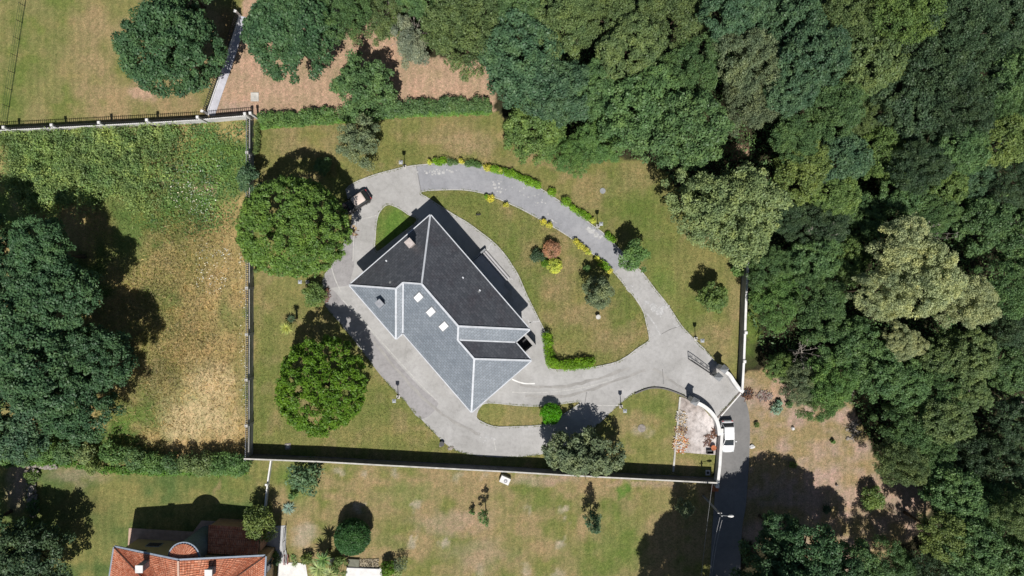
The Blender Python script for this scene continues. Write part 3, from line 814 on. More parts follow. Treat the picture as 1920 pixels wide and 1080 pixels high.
# ------------------------------------------------------------------ slate-roofed villa
EH = 5.0                                         # eave height
KE = K * (1 - EH / H)
UV_O = Vector(((807 - 960) * KE, (540 - 403) * KE, 0))
UX = Vector((.655, -.7555, 0)).normalized()      # along the ridge (photo u)
VX = Vector((-.7555, -.655, 0)).normalized()     # across
TS = .58                                         # roof slope
def HV(u, v, z):                                 # u, v in eave-plane survey px
    return UV_O + UX * (u * KE) + VX * (v * KE) + Vector((0, 0, z))
def RZ(d): return EH + d * KE * TS               # roof height at plan distance d (px) from its eave
villa = empty('slate_roof_house', HV(165, 92, 0)); VO = villa.location.copy()
tag(villa, 'large house with grey slate hip roof and white ridge lines inside driveway ring', 'house')
def L3(p): return (p[0] - VO.x, p[1] - VO.y, p[2])
A_, B_, C1, C2, D_, E_, F_, G_ = (0, 0), (0, 201), (133.5, 201), (133.5, 184), (284.5, 0), (330, 184), (330, 36), (284.5, 36)
Pp, Rr, Qq, Jj, Ss, Ww = (92, 92), (192.5, 92), (66.75, 134.25), (66.75, 117.25), (256, 110), (210.5, 110)
zE = EH
hts = {Pp: RZ(92), Rr: RZ(92), Qq: RZ(66.75), Jj: RZ(66.75), Ss: RZ(74), Ww: RZ(74)}
def rp(p, dz=0.0): return HV(p[0], p[1], hts.get(p, EH) + dz)
faces = [('NW', [A_, Pp, Jj, Qq, B_], VX), ('NE', [A_, D_, Rr, Pp], UX), ('SE', [D_, G_, Ww, Rr], VX), ('WNE', [G_, F_, Ss, Ww], UX), ('WSE', [F_, E_, Ss], VX),
         ('SW', [E_, C2, Jj, Pp, Rr, Ww, Ss], UX), ('BSE', [C2, C1, Qq, Jj], VX), ('BSW', [C1, B_, Qq], UX)]
for nm, pl, along in faces:
    pts = [rp(p) for p in pl]
    me = bpy.data.meshes.new('roof_slope')
    tri = tessellate_polygon([[Vector((p[0], p[1], 0)) for p in pl]])
    fs = []
    for t in tri:
        a, b, c = [pts[i] for i in t]
        n = (b - a).cross(c - a)
        fs.append(tuple(t) if n.z > 0 else tuple(t)[::-1])
    n0 = None
    for t in fs:
        nn = (pts[t[1]] - pts[t[0]]).cross(pts[t[2]] - pts[t[0]])
        if n0 is None or nn.length > n0.length: n0 = nn
    n0.normalize(); upv = n0.cross(along).normalized()
    nv = len(pts)
    low = [p - Vector((0, 0, .12)) for p in pts]
    fs2 = fs + [tuple(i + nv for i in t)[::-1] for t in fs]
    me.from_pydata([L3(p) for p in pts + low], [], fs2)
    uvl = me.uv_layers.new(name='UVMap')
    for lp in me.loops:
        p = (pts + low)[lp.vertex_index]
        uvl.data[lp.index].uv = (p.dot(along), p.dot(upv))
    me.materials.append(SLATE_SHADE_LICHEN if nm in ('NW', 'NE', 'WNE') else SLATE); me.update()
    link(bpy.data.objects.new('roof_slope', me), villa)
# ridge, hip and valley caps
CAP = simple('white_ridge_mortar', (0.56, 0.58, 0.61, 1), .7, .12, 1.5)
for a, b, w in ((A_, Pp, .20), (B_, Qq, .21), (Qq, Jj, .21), (Jj, Pp, .20), (Pp, Rr, .22), (Rr, D_, .22), (Rr, Ww, .21), (Ww, Ss, .21), (Ss, F_, .22), (Ss, E_, .21), (C1, Qq, .21)):
    mb = MB(); mb.beam(L3(rp(a, .05)), L3(rp(b, .05)), w, .12); mb.build('ridge_cap', CAP, villa)
for a, b in ((C2, Jj), (G_, Ww)):
    mb = MB(); mb.beam(L3(rp(a, .03)), L3(rp(b, .03)), .16, .06); mb.build('valley_flashing', CAP, villa)
ring = [A_, D_, G_, F_, E_, C2, C1, B_]
for a, b in zip(ring, ring[1:] + ring[:1]):
    d = (rp(b) - rp(a)).normalized(); out = Vector((d.y, -d.x, 0)) * -1
    mid = (rp(a) + rp(b)) / 2 + out * .2
    mb = MB(); pa = rp(a) + out * .06; pb = rp(b) + out * .06
    mb.beam(L3(pa - Vector((0, 0, .08))), L3(pb - Vector((0, 0, .08))), .12, .12); mb.build('gutter', CAP, villa)
# walls, doors and windows under the eaves
ins = 9.0
wall_poly = [(ins, ins), (284.5 - ins, ins), (284.5 - ins, 36 + ins), (330 - ins, 36 + ins), (330 - ins, 184 - ins), (133.5 - ins, 184 - ins), (133.5 - ins, 201 - ins), (ins, 201 - ins)]
mb = MB(); mb.prism([L3(HV(u, v, 0))[:2] for u, v in wall_poly], -.2, EH - .05); mb.build('wall', WHITE, villa)
for u in (30, 70, 150, 215, 250):
    mb = MB(); c = HV(u, ins, 0); wd = 1.4 if u != 150 else 1.8; z = 2.6 if u != 150 else 1.55
    mb.box(L3((c.x, c.y, z)), (wd, .10, 1.3 if u != 150 else 2.2), math.atan2(UX.y, UX.x)); mb.build('window' if u != 150 else 'door', GLASS, villa)
for u in (160, 210, 270):
    mb = MB(); c = HV(u, 184 - ins, 0); mb.box(L3((c.x, c.y, 2.6)), (1.4, .10, 1.3), math.atan2(UX.y, UX.x)); mb.build('window', GLASS, villa)
# skylights on the sunny slope
nsw = Vector(VX) * TS + Vector((0, 0, 1)); nsw.normalize(); upsw = (-VX + Vector((0, 0, TS))).normalized()
for (u, v) in ((105.5, 112.5), (140.2, 113), (175.2, 112.5)):
    c = HV(u, v, RZ(184 - v))
    for nm, w, l, t0, t1, mat in (('skylight', .86, 1.26, -.03, .10, GREYM), ('pane', .68, 1.06, .08, .125, SKYL)):
        mb = MB(); vs = []
        for t in (t0, t1):
            for x, y in ((-1, -1), (1, -1), (1, 1), (-1, 1)):
                vs.append(L3(c + UX * x * w / 2 + upsw * y * l / 2 + nsw * t))
        mb.add(vs, [(3, 2, 1, 0), (4, 5, 6, 7), (0, 1, 5, 4), (1, 2, 6, 5), (2, 3, 7, 6), (3, 0, 4, 7)])
        if nm == 'skylight': sk = mb.build(nm, mat, villa)
        else: mb.build(nm, mat, sk)
rzv = math.atan2(UX.y, UX.x)
# chimneys
c = HV(19.5, 61.5, 0); zt = 7.35
mb = MB(); mb.box(L3((c.x, c.y, (5.2 + zt) / 2)), (.78, .70, zt - 5.2), rzv); ch = mb.build('chimney', simple('chimney_render', lin(200, 186, 178), .85), villa)
mb = MB(); mb.box(L3((c.x, c.y, zt + .06)), (.92, .84, .12), rzv); mb.build('chimney_cap', simple('chimney_cap', lin(206, 194, 188), .85), ch)
c = HV(66.5, 176, 0); zt = 7.0
mb = MB(); mb.box(L3((c.x, c.y, (5.2 + zt) / 2)), (.74, .66, zt - 5.2), rzv); ch2 = mb.build('chimney', simple('slate_clad', (.16, .17, .19, 1), .6, .2), villa)
mb = MB(); mb.box(L3((c.x, c.y, zt + .05)), (.84, .76, .1), rzv); mb.build('chimney_cap', simple('grey_cap', (.30, .31, .33, 1), .7), ch2)
# roof vents: small pale lead tags near the eaves
for (u, v, d) in ((12, 118, 12), (52, 140, 20), (130, 30, 30), (168, 22, 22)):
    p = HV(u, v, EH + d * KE * TS)
    mb = MB(); mb.box(L3((p.x, p.y, p.z + .04)), (.22, .16, .1), rzv); mb.build('vent_tile', CAP, villa)

# entrance terrace and its steps
def GV(u, v, z=0):                                # ground plan px of the same axes
    s = K; o = Vector(((807 - 960) * s, (540 - 403) * s, 0))
    return o + UX * (u * s) + VX * (v * s) + Vector((0, 0, z))
terr = empty('entrance_terrace', GV(160, 0)); tag(terr, 'raised stone terrace with three long steps on the shaded house front', 'terrace')
TO = terr.location
def tl(p): return (p[0] - TO.x, p[1] - TO.y, p[2])
SLABM = simple('terrace_stone', lin(196, 194, 196), .75, .1, 1.0)
mb = MB(); mb.prism([tl(GV(u, v))[:2] for u, v in ((119, 22), (119, -20), (205, -20), (205, 22))], -.1, .62); mb.build('platform', SLABM, terr)
for i in range(3):
    v0 = -20 - 5.2 * i; z = .47 - .15 * i
    mb = MB(); mb.prism([tl(GV(u, v))[:2] for u, v in ((119, v0 + .04), (119, v0 - 5.2), (187, v0 - 5.2), (187, v0 + .04))], -.05, z); mb.build('step', SLABM, terr)
    a = GV(119.5, v0 - 4.9, z + .012); b = GV(186.5, v0 - 4.9, z + .012)
    mb = MB(); mb.beam(tl(a), tl(b), .09, .02); mb.build('step_nosing', JOINT, terr)
for (u0, v0, u1, v1, hh) in ((116.5, 22, 116.5, -36, .85), (190, -20, 205, -20, .8)):
    mb = MB(); a = GV(u0, v0, hh / 2); b = GV(u1, v1, hh / 2); mb.beam(tl(a), tl(b), .22, hh); mb.build('side_wall', GREYM, terr)
# stair well beside the wing
sw = empty('stair_well', GV(300, 24)); tag(sw, 'grey walled stair well tucked in the roof notch by house front', 'stair well')
SO = sw.location
def sl(p): return (p[0] - SO.x, p[1] - SO.y, p[2])
s2 = K * (1 - 2 / H) / K
def SW(u, v, z): return HV(u, v, z) * 1.0
for (a, b) in (((286, 13), (315.5, 13)), ((313.2, 15.6), (313.2, 42))):
    k2 = (1 - 2.0 / H) / (1 - EH / H)
    pa = HV(*a, 1.0); pb = HV(*b, 1.0)
    pa = Vector((pa.x * k2, pa.y * k2, 1.0)); pb = Vector((pb.x * k2, pb.y * k2, 1.0))
    mb = MB(); mb.beam(sl(pa), sl(pb), .32, 2.0); w_ = mb.build('wall', GREYM, sw)
    mb = MB(); mb.beam(sl(pa + Vector((0, 0, 1.03))), sl(pb + Vector((0, 0, 1.03))), .36, .05); mb.build('wall_cap', simple('stair_cap', (.36, .35, .34, 1), .8), sw)
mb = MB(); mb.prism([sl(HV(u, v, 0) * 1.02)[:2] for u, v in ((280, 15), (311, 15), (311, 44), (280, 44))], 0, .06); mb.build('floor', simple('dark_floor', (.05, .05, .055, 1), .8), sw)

# ------------------------------------------------------------------ boundary walls
PICK = MB().box((0, 0, .5), (.07, .07, 1.0)).mesh('picket', IRON)
PICKW = MB().box((0, 0, .5), (.075, .075, 1.0)).mesh('picket', WALLG)
def fence_wall(name, label, pts, h, thick, mat, rail=0.0, piers=(), pier_h=None, pick=.27, picket=PICK, cope=COPE, pier_w=.26, side=0):
    """masonry wall along survey points (its foot), coping, piers, and pickets one by one"""
    W = [P(*p) for p in pts]
    c0 = sum(W, Vector()) / len(W)
    t = empty(name, (c0.x, c0.y, 0)); tag(t, label, 'wall')
    f = lambda p, z: (p.x - c0.x, p.y - c0.y, z)
    for a, b in zip(W[:-1], W[1:]):
        mb = MB(); mb.beam(f(a, h / 2 - .05), f(b, h / 2 - .05), thick, h + .1); mb.build('wall_body', mat, t)
        mb = MB(); mb.beam(f(a, h + .035), f(b, h + .035), thick + .05, .07); mb.build('coping', cope, t)
        if rail:
            for z in (h + .2, h + rail * .9):
                mb = MB(); mb.beam(f(a, z), f(b, z), .045, .045); mb.build('rail', IRON if picket is PICK else WALLG, t)
            n = int((b - a).length / pick)
            for i in range(n):
                p = a + (b - a) * ((i + .5) / n)
                inst('picket', picket, t, f(p, h + .05), 0, (1, 1, rail))
    for p in piers:
        q = P(*p); ph = pier_h or h + rail + .1
        ang = math.atan2((W[-1] - W[0]).y, (W[-1] - W[0]).x)
        mb = MB(); mb.box(f(q, ph / 2 - .05), (pier_w, max(pier_w, thick + .06), ph + .1), ang); pr = mb.build('pier', mat, t)
        mb = MB(); mb.box(f(q, ph + .06), (pier_w + .1, max(pier_w, thick + .06) + .1, .12), ang, .8); mb.build('pier_cap', cope, pr)
    return t
fence_wall('railed_wall', 'white wall with iron railing and piers along the foot of upper field', [(-90, 254), (40, 248), (125, 244), (210, 239.5), (296, 235), (391, 229.5)], 1.55, .11, WALLW, .95, [(37, 248.3), (124, 244.2), (210, 239.6), (297, 235), (389, 229.8)], 2.75, .25, PICK, WHITE)
fence_wall('railed_wall', 'short white railed wall between fence corner and green hedge', [(393, 229), (476, 222)], 1.6, .13, WALLW, .95, [(474, 223), (484, 222)], 2.6, .25, PICK, WHITE)
fence_wall('railed_wall', 'low white railed fence climbing past the large oak to top edge', [(389, 213), (403, 172), (417, 132), (430, 94), (450, 30)], .25, .14, WHITE, 1.15, [(389, 214), (450, 30)], 1.5, .25, PICK, WHITE)
fence_wall('railed_wall', 'long grey railed wall between rough meadow and garden lawn', [(475, 228), (475, 300), (474.5, 420), (474.5, 540), (474.5, 625), (474, 708), (474, 792), (473, 856)], 1.3, .14, WALLG, 1.0, [(475, 292), (474.5, 540), (474.5, 625), (474, 708), (474, 792)], 2.1, .25, PICKW, COPE, .3)
fence_wall('garden_wall', 'long tall dark rendered wall with pale top below the garden', [(470, 852), (605, 857), (730, 864), (960, 876), (1042, 881), (1135, 886), (1315, 895), (1335, 896)], 2.2, .12, WALLD, 0, (), None, 1, PICK, COPE)
fence_wall('white_topped_wall', 'wall with stepped white coping on the right side of lawn', [(1394, 490), (1390.5, 560), (1388.5, 622), (1386.5, 672), (1383.5, 728)], 1.65, .22, WALLG, 0, [(1389.5, 622), (1387, 675)], 1.8, 1, PICK, WHITE, .3)
fence_wall('roadside_wall', 'low white block wall along the road beside parked white car', [(1349, 800), (1346, 840), (1344, 870), (1340, 905)], 1.2, .3, WALLW, 0, [(1339.5, 907)], 1.3, 1, PICK, WHITE)
fence_wall('garden_edge_rail', 'thin white pipe and low wall dividing the two lower lawns', [(511, 860), (505, 900), (500, 945), (498, 962)], .55, .12, WHITE, 0, [(504, 905)], .9, 1, PICK, WHITE, .2)

sheet('concrete_strip', [(389, 216), (404, 172), (418, 132), (431, 94), (451, 30), (463, 33), (444, 98), (431, 136), (417, 176), (403, 217)], [], .06, simple('lavender_white_concrete', lin(206, 206, 214, .8), .85, .12, 1.0), thick=.14)
# gate piers, wing walls and open gate leaf
def gate_pier(px, py, label, rz):
    p = P(px, py); t = empty('gate_pier', p, rz); tag(t, label, 'gate pier', 'gate piers')
    MB().box((0, 0, 1.15), (.62, .62, 2.4)).build('shaft', WALLW, t)
    MB().box((0, 0, 2.41), (.84, .84, .14)).build('cap_slab', GREYM, t)
    mb = MB(); mb.add([(-.4, -.4, 2.485), (.4, -.4, 2.485), (.4, .4, 2.485), (-.4, .4, 2.485), (0, 0, 2.95)], [(0, 1, 4), (1, 2, 4), (2, 3, 4), (3, 0, 4)]); mb.build('cap', GREYM, t)
gate_pier(1347, 688, 'square gate pier with grey pyramid cap at the upper side of gate', -.72)
gate_pier(1337, 702, 'low hinge pier with grey cap beside the open gate leaf', -.72)
gate_pier(1293.5, 747, 'square gate pier with pyramid cap beside the stained concrete pad', -.55)
def wing(label, pts, h, th=.3, m1=None, m2=None):
    W = [P(*p) for p in smooth_path(pts, 4)]
    c0 = W[len(W) // 2]; t = empty('wing_wall', c0); tag(t, label, 'wall')
    for nm, z0, z1, ex, mat in (('wall_body', -.1, h, 0, m1 or WALLW), ('coping', h, h + .08, .05, m2 or WHITE)):
        lft = []; rgt = []
        for i, p in enumerate(W):
            d = (W[min(i + 1, len(W) - 1)] - W[max(i - 1, 0)]).normalized(); s = Vector((-d.y, d.x, 0)) * (th / 2 + ex)
            lft.append((p.x - c0.x + s.x, p.y - c0.y + s.y)); rgt.append((p.x - c0.x - s.x, p.y - c0.y - s.y))
        mb = MB(); n = len(W)
        vs = [(x, y, z0) for x, y in lft] + [(x, y, z0) for x, y in rgt] + [(x, y, z1) for x, y in lft] + [(x, y, z1) for x, y in rgt]
        fs = []
        for i in range(n - 1):
            fs += [(2 * n + i, 3 * n + i, 3 * n + i + 1, 2 * n + i + 1), (i, i + 1, 2 * n + i + 1, 2 * n + i)[::-1], (n + i, n + i + 1, 3 * n + i + 1, 3 * n + i)]
        fs += [(0, n, 3 * n, 2 * n), (n - 1, 3 * n - 1, 4 * n - 1, 2 * n - 1)]
        mb.add(vs, fs); mb.build(nm, mat, t)
wing('white wing wall running from upper gate pier down to the road', [(1349, 692), (1361, 700), (1371, 715), (1380, 727), (1387, 732)], 1.35, .34)
wing('curved white wing wall between concrete pad and road entrance', [(1297, 750), (1312, 757), (1326, 768), (1336, 781), (1341, 795), (1343, 812)], 1.35, .34)
wing('low curved dark edged kerb wall beside the round lawn corner', [(1190, 738), (1216, 728), (1242, 728), (1268, 736), (1290, 747)], .16, .05, WALLG, simple('shade_dark_kerb', (.16, .15, .14, 1), .9))  # dark coping colour paints the thin shadow line of the kerb
g0 = P(1331, 700); g1 = P(1290.5, 673)
gate = empty('iron_gate_leaf', g0); tag(gate, 'open black wrought iron gate leaf with scroll pattern on driveway', 'gate')
gd = (g1 - g0); gl = gd.length; gd.normalize(); ga = math.atan2(gd.y, gd.x)
def gp(s, z): return (gd.x * s, gd.y * s, z)
top = lambda s: 1.45 + .35 * math.sin(math.pi * .5 * s / gl)
MB().tube(gp(0, .05), gp(0, 1.6), .05).build('stile', IRON, gate); MB().tube(gp(gl, .05), gp(gl, top(gl)), .05).build('stile', IRON, gate)
mb = MB()
for i in range(10): mb.tube(gp(gl * i / 10, top(gl * i / 10)), gp(gl * (i + 1) / 10, top(gl * (i + 1) / 10)), .045, n=6)
mb.build('top_rail', IRON, gate)
for z in (.12, .75): MB().tube(gp(0, z), gp(gl, z), .04, n=6).build('rail', IRON, gate)
for i in range(1, 14):
    s = gl * i / 14; MB().tube(gp(s, .1), gp(s, top(s)), .018, n=5).build('bar', IRON, gate)
for i in range(4):
    s = gl * (i + .5) / 4; mb = MB()
    for k in range(12):
        a, b = 6.283 * k / 12, 6.283 * (k + 1) / 12
        mb.tube(gp(s + .16 * math.cos(a), 1.1 + .16 * math.sin(a)), gp(s + .16 * math.cos(b), 1.1 + .16 * math.sin(b)), .025, n=5)
    mb.build('scroll', IRON, gate)

# ------------------------------------------------------------------ lamps
def lamp(px, py, label, h=3.2):
    p = P(px, py); t = empty('garden_lamp', p); tag(t, label, 'lamp post', 'lamp posts along the driveway')
    MB().box((0, 0, .08), (.42, .42, .22)).build('base', COPE, t)
    MB().tube((0, 0, .18), (0, 0, .9), .075, .055, 10).tube((0, 0, .9), (0, 0, h - .45), .045, .035, 10).build('post', IRON, t)
    MB().box((0, 0, h - .24), (.26, .26, .40), 0, 1.35).build('lantern', LAMPG, t)
    mb = MB(); q = .23; z = h - .03
    mb.add([(-q, -q, z), (q, -q, z), (q, q, z), (-q, q, z), (0, 0, z + .22)], [(0, 1, 4), (1, 2, 4), (2, 3, 4), (3, 0, 4), (3, 2, 1, 0)]); mb.build('lantern_roof', simple('zinc', (.42, .44, .46, 1), .45, .1, 2, .4), t)
lamp(759, 313, 'black garden lamp post at upper edge of driveway near dark car')
lamp(1121, 424, 'black garden lamp post on the outer edge of the curved ring drive')
lamp(1304, 635, 'black garden lamp post on lawn edge above the gate')
lamp(1164, 762, 'black garden lamp post at tip of lawn below the driveway fork')
lamp(747, 744, 'black garden lamp post on the lawn edge beside bright green tree')
lamp(577, 529, 'black garden lamp post half under the large round tree')
# street light with its pole and wires
b = P(1319, 930); t = empty('street_light', b); tag(t, 'tall grey concrete pole with white street light head over the road', 'street light')
MB().tube((0, 0, -.1), (0, 0, 7.6), .15, .09, 12).build('pole', simple('pole_concrete', (.26, .27, .28, 1), .8), t)
MB().tube((0, 0, 7.35), (.75, .02, 7.6), .035, .03, 8).build('arm', GREYM, t)
mb = MB()
for i, (x, w) in enumerate(((.65, .06), (.85, .13), (1.1, .17), (1.3, .12))):
    pass
xs = (.65, .85, 1.1, 1.32); ws = (.06, .13, .17, .09)
for i in range(3): mb.tube((xs[i], .02, 7.62), (xs[i + 1], .02, 7.62), ws[i], ws[i + 1], 10)
mb.build('lamp_head', WHITE, t, True)
MB().box((-.05, .12, 6.9), (.5, .06, .10)).build('bracket', CHROME, t)
def wire(label, p0, p1, sag=.5, r=.018):
    mb = MB(); p0 = Vector(p0); p1 = Vector(p1); n = 14; c = (p0 + p1) / 2; c.z = 0
    q = [p0.lerp(p1, i / n) - Vector((0, 0, sag * 4 * (i / n) * (1 - i / n))) - c for i in range(n + 1)]
    for a, b2 in zip(q[:-1], q[1:]): mb.tube(a, b2, r, n=5, cap=False)
    o = mb.build('overhead_wire', simple('wire_grey', (.42, .42, .43, 1), .5), loc=c); tag(o, label, 'wire', 'wires from the street light pole')
wire('pale overhead wire leaving the pole head on the road side', P(1354, 975, 7.3), P(1333, 1100, 7.2))
wire('pale overhead wire leaving the pole head nearer the lawn', P(1350, 970, 7.4), P(1329, 1100, 7.3))
wire('thin overhead wire passing left of the pole along the lower lawn', P(1336, 905, 4.5), P(1312, 1110, 7.0), .2, .014)

# ------------------------------------------------------------------ cars
def loft(secs, closed_ends=True):
    """secs: list of rings (same length)"""
    mb = MB(); m = len(secs[0]); vs = [p for s in secs for p in s]; fs = []
    for i in range(len(secs) - 1):
        for j in range(m):
            k = (j + 1) % m
            fs.append((i * m + j, i * m + k, (i + 1) * m + k, (i + 1) * m + j))
    fs.append(tuple(range(m))[::-1]); fs.append(tuple(range((len(secs) - 1) * m, len(secs) * m)))
    return mb.add(vs, fs)
def car(label, loc, rz, body, roofm, L=4.1, Wd=1.76, Ht=1.48):
    t = empty('parked_car', loc, rz); tag(t, label, 'car')
    l = L / 2; w = Wd / 2
    # plan outline rounded at both ends; x forward
    xs = [-l, -l * .965, -l * .88, -l * .6, -l * .2, l * .2, l * .6, l * .84, l * .95, l]
    ws = [.62, .80, .93, 1.0, 1.0, 1.0, .985, .90, .76, .55]
    zt = [.78, .90, .96, .98, .96, .94, .90, .82, .72, .60]
    secs = []
    for x, ww, z in zip(xs, ws, zt):
        W = w * ww; e = .10
        secs.append([(x, -W + .05, .22), (x, W - .05, .22), (x, W, .45), (x, W - .02, z - .14), (x, W - e, z - .03), (x, W * .45, z), (x, -W * .45, z), (x, -W + e, z - .03), (x, -W + .02, z - .14), (x, -W, .45)])
    loft(secs).build('body', body, t, True)
    # greenhouse
    gx = [-l * .90, -l * .60, l * .16, l * .56]
    gw0 = [.84, .92, .92, .86]; gw1 = [.70, .74, .74, .72]
    z0 = .90
    mb = MB()
    base = [(-l * .90, w * .80), (-l * .80, w * .88), (l * .30, w * .90), (l * .54, w * .80)]
    rf = [(-l * .66, w * .64), (-l * .60, w * .70), (l * .04, w * .70), (l * .12, w * .62)]
    bl = [(x, y, z0) for x, y in base] + [(x, -y, z0) for x, y in base[::-1]]
    tl_ = [(x, y, Ht) for x, y in rf] + [(x, -y, Ht) for x, y in rf[::-1]]
    md = [((a[0] * .5 + b[0] * .5), (a[1] * .5 + b[1] * .5), z0 * .5 + Ht * .48) for a, b in zip(bl, tl_)]
    loft([bl, md, tl_]).build('cabin', GLASS, t)
    # roof panel and pillars
    rp_ = [(x * 1.03, y * 1.03) for x, y in [(-l * .66, w * .64), (-l * .60, w * .70), (l * .04, w * .70), (l * .12, w * .62), (l * .12, -w * .62), (l * .04, -w * .70), (-l * .60, -w * .70), (-l * .66, -w * .64)]]
    r2 = [(x * .9, y * .86, Ht + .055) for x, y in rp_]
    loft([[(x, y, Ht - .02) for x, y in rp_], [(x * .98, y * .97, Ht + .03) for x, y in rp_], r2]).build('roof', roofm, t, True)
    for sy in (-1, 1):
        for (a, b) in (((l * .53, w * .79 * sy, z0), (l * .11, w * .62 * sy, Ht + .01)), ((-l * .30, w * .90 * sy, z0), (-l * .28, w * .71 * sy, Ht)), ((-l * .86, w * .83 * sy, z0), (-l * .63, w * .66 * sy, Ht + .01))):
            MB().tube(a, b, .05, .045, 6).build('pillar', body, t)
        m_ = MB().box((l * .30, sy * (w + .06), .98), (.14, .22, .14), 0, .85).build('wing_mirror', body, t)
        MB().box((l * .90, sy * w * .62, .70), (.20, .34, .12), -sy * .35, .8).build('headlight', LAMPG, t)
        MB().box((-l * .965, sy * w * .62, .80), (.10, .30, .16), sy * .25, .9).build('tail_light', REDP, t)
        for x in (-l * .62, l * .64):
            wh = MB().tube((x, sy * (w - .20), .32), (x, sy * (w + .005), .32), .32, n=18).build('wheel', RUBBER, t)
            MB().tube((x, sy * (w), .32), (x, sy * (w + .02), .32), .2, n=12).build('rim', CHROME, wh)
    MB().box((l * .985, 0, .42), (.06, Wd * .6, .14)).build('bumper', IRON, t)
    MB().box((-l * .995, 0, .56), (.03, .5, .12)).build('number_plate', WHITE, t)
    return t
car('white hatchback parked on the road beside the low white wall', P(1361, 816, 0) + Vector((0, 0, .045)), -math.pi / 2 + .03, CARW, CARW, 4.0, 1.74, 1.46)
car('black car with pale beige roof parked under the big round tree', P(669.5, 381) + Vector((0, 0, .045)), math.radians(213), CARB, ROOFB, 3.9, 1.72, 1.46)

# ------------------------------------------------------------------ house with clay tile roof
rh = empty('tiled_house', P(360, 1090)); tag(rh, 'cream house with orange clay tile hip roof and round turret at bottom edge', 'house')
RO = rh.location
def rl_(p): return (p[0] - RO.x, p[1] - RO.y, p[2])
RE = 5.2; RT_ = 7.4
def tiled_plane(e0, e1, t1, t0, course=.30, parent=rh, name='tile_slope', step=.05, ribs=True, z_off=0.0):
    """roof plane between eave e0-e1 and top t0-t1, built as overlapping courses of round tiles"""
    e0, e1, t1, t0 = [Vector(p) for p in (e0, e1, t1, t0)]
    sl_ = ((t0 - e0).length + (t1 - e1).length) / 2
    n = max(3, int(sl_ / course)); vs = []; fs = []; uvs = []
    nrm = (e1 - e0).cross(t0 - e0).normalized()
    if nrm.z < 0: nrm = -nrm
    wl = (e1 - e0).length; m = max(6, int(wl / .26)) * 2 if ribs else 1
    for i in range(n):
        for (f, lift) in ((i / n, step), ((i + 1.15) / n if i < n - 1 else 1.0, 0.0)):
            a = e0.lerp(t0, f); b = e1.lerp(t1, f)
            for j in range(m + 1):
                rb = (.06 if j % 2 else -.03) if ribs else 0
                p = a.lerp(b, j / m) + nrm * (lift + rb)
                vs.append(rl_(p)); uvs.append((wl * j / m + i * .37, f * sl_ * 1.0 + (.02 if lift else -.06)))
        k = i * 2 * (m + 1)
        for j in range(m):
            fs.append((k + j, k + j + 1, k + m + 2 + j, k + m + 1 + j))
            # front lip
        a = e0.lerp(t0, i / n); b = e1.lerp(t1, i / n)
    me = bpy.data.meshes.new(name); me.from_pydata(vs, [], fs)
    ul = me.uv_layers.new(name='UVMap')
    for lp in me.loops: ul.data[lp.index].uv = uvs[lp.vertex_index]
    me.materials.append(CLAY); me.update()
    o = link(bpy.data.objects.new(name, me), parent)
    mb = MB(); mb.add([rl_(p - nrm * .06) for p in (e0, e1, t1, t0)], [(0, 1, 2, 3)]); mb.build('roof_deck', TAN, o)
    return o
q = {}
q['nw'] = P(215, 1026, 5.0); q['ap'] = P(335, 1051, 7.3); q['ne'] = P(497, 1043, 5.9); q['sw'] = P(190, 1190, 5.0); q['se'] = P(490, 1190, 5.6)
q['hw'] = P(290, 1106, 6.55); q['he'] = P(420, 1098, 6.6); q['rs'] = P(337, 1160, 7.35)
tiled_plane(q['nw'], q['hw'], q['rs'], q['ap'], .34)
tiled_plane(q['he'], q['ne'], q['ap'], q['rs'], .34)
tiled_plane(q['sw'], q['nw'], q['hw'], q['hw'] + Vector((0, -3, 0)), .3)
tiled_plane(q['ne'], q['se'], q['he'] + Vector((0, -3, 0)), q['he'], .3)
for a, b, w in (('nw', 'hw', .12), ('ne', 'he', .12)):
    MB().beam(rl_(q[a] + Vector((0, 0, .1))), rl_(q[b] + Vector((0, 0, .1))), w, .12).build('hip_tiles', simple('hip_mortar', lin(96, 70, 60), .85), rh)
MB().beam(rl_(q['ap'] + Vector((0, 0, .1))), rl_(q['rs'] + Vector((0, 0, .1))), .24, .12).build('ridge_tiles', simple('pink_mortar', lin(222, 188, 168), .85), rh)
GUT = simple('blue_grey_gutter', lin(150, 162, 178), .6)
for a, b in (('nw', 'ap'), ('ap', 'ne'), ('ne', 'se'), ('sw', 'nw')):
    d = (q[b] - q[a]).normalized(); out = Vector((-d.y, d.x, 0)) * .1
    MB().beam(rl_(q[a] + out - Vector((0, 0, .06))), rl_(q[b] + out - Vector((0, 0, .06))), .2, .16).build('verge_board', GUT, rh)
wp = [rl_(P(*p))[:2] for p in ((259, 1010), (374, 1016), (515, 1026), (508, 1190), (256, 1190))]
tops = (4.85, 7.1, 5.7, 5.4, 4.85)
mb = MB(); nW = len(wp)
vs = [(x, y, -.1) for x, y in wp] + [(x, y, z) for (x, y), z in zip(wp, tops)]
mb.add(vs, [(i_, (i_ + 1) % nW, (i_ + 1) % nW + nW, i_ + nW)[::-1] for i_ in range(nW)]); mb.build('wall', TAN, rh)
def wall_window(i, f, z, w, h):
    a = Vector((*wp[i], 0)); b = Vector((*wp[i + 1], 0)); c = a.lerp(b, f); ang = math.atan2((b - a).y, (b - a).x)
    fr = MB().box((c.x, c.y, z), (w + .22, .10, h + .22), ang).build('window', simple('blue_frame', lin(150, 156, 172), .6), rh)
    MB().box((c.x, c.y, z), (w, .16, h), ang).build('pane', GLASS, fr)
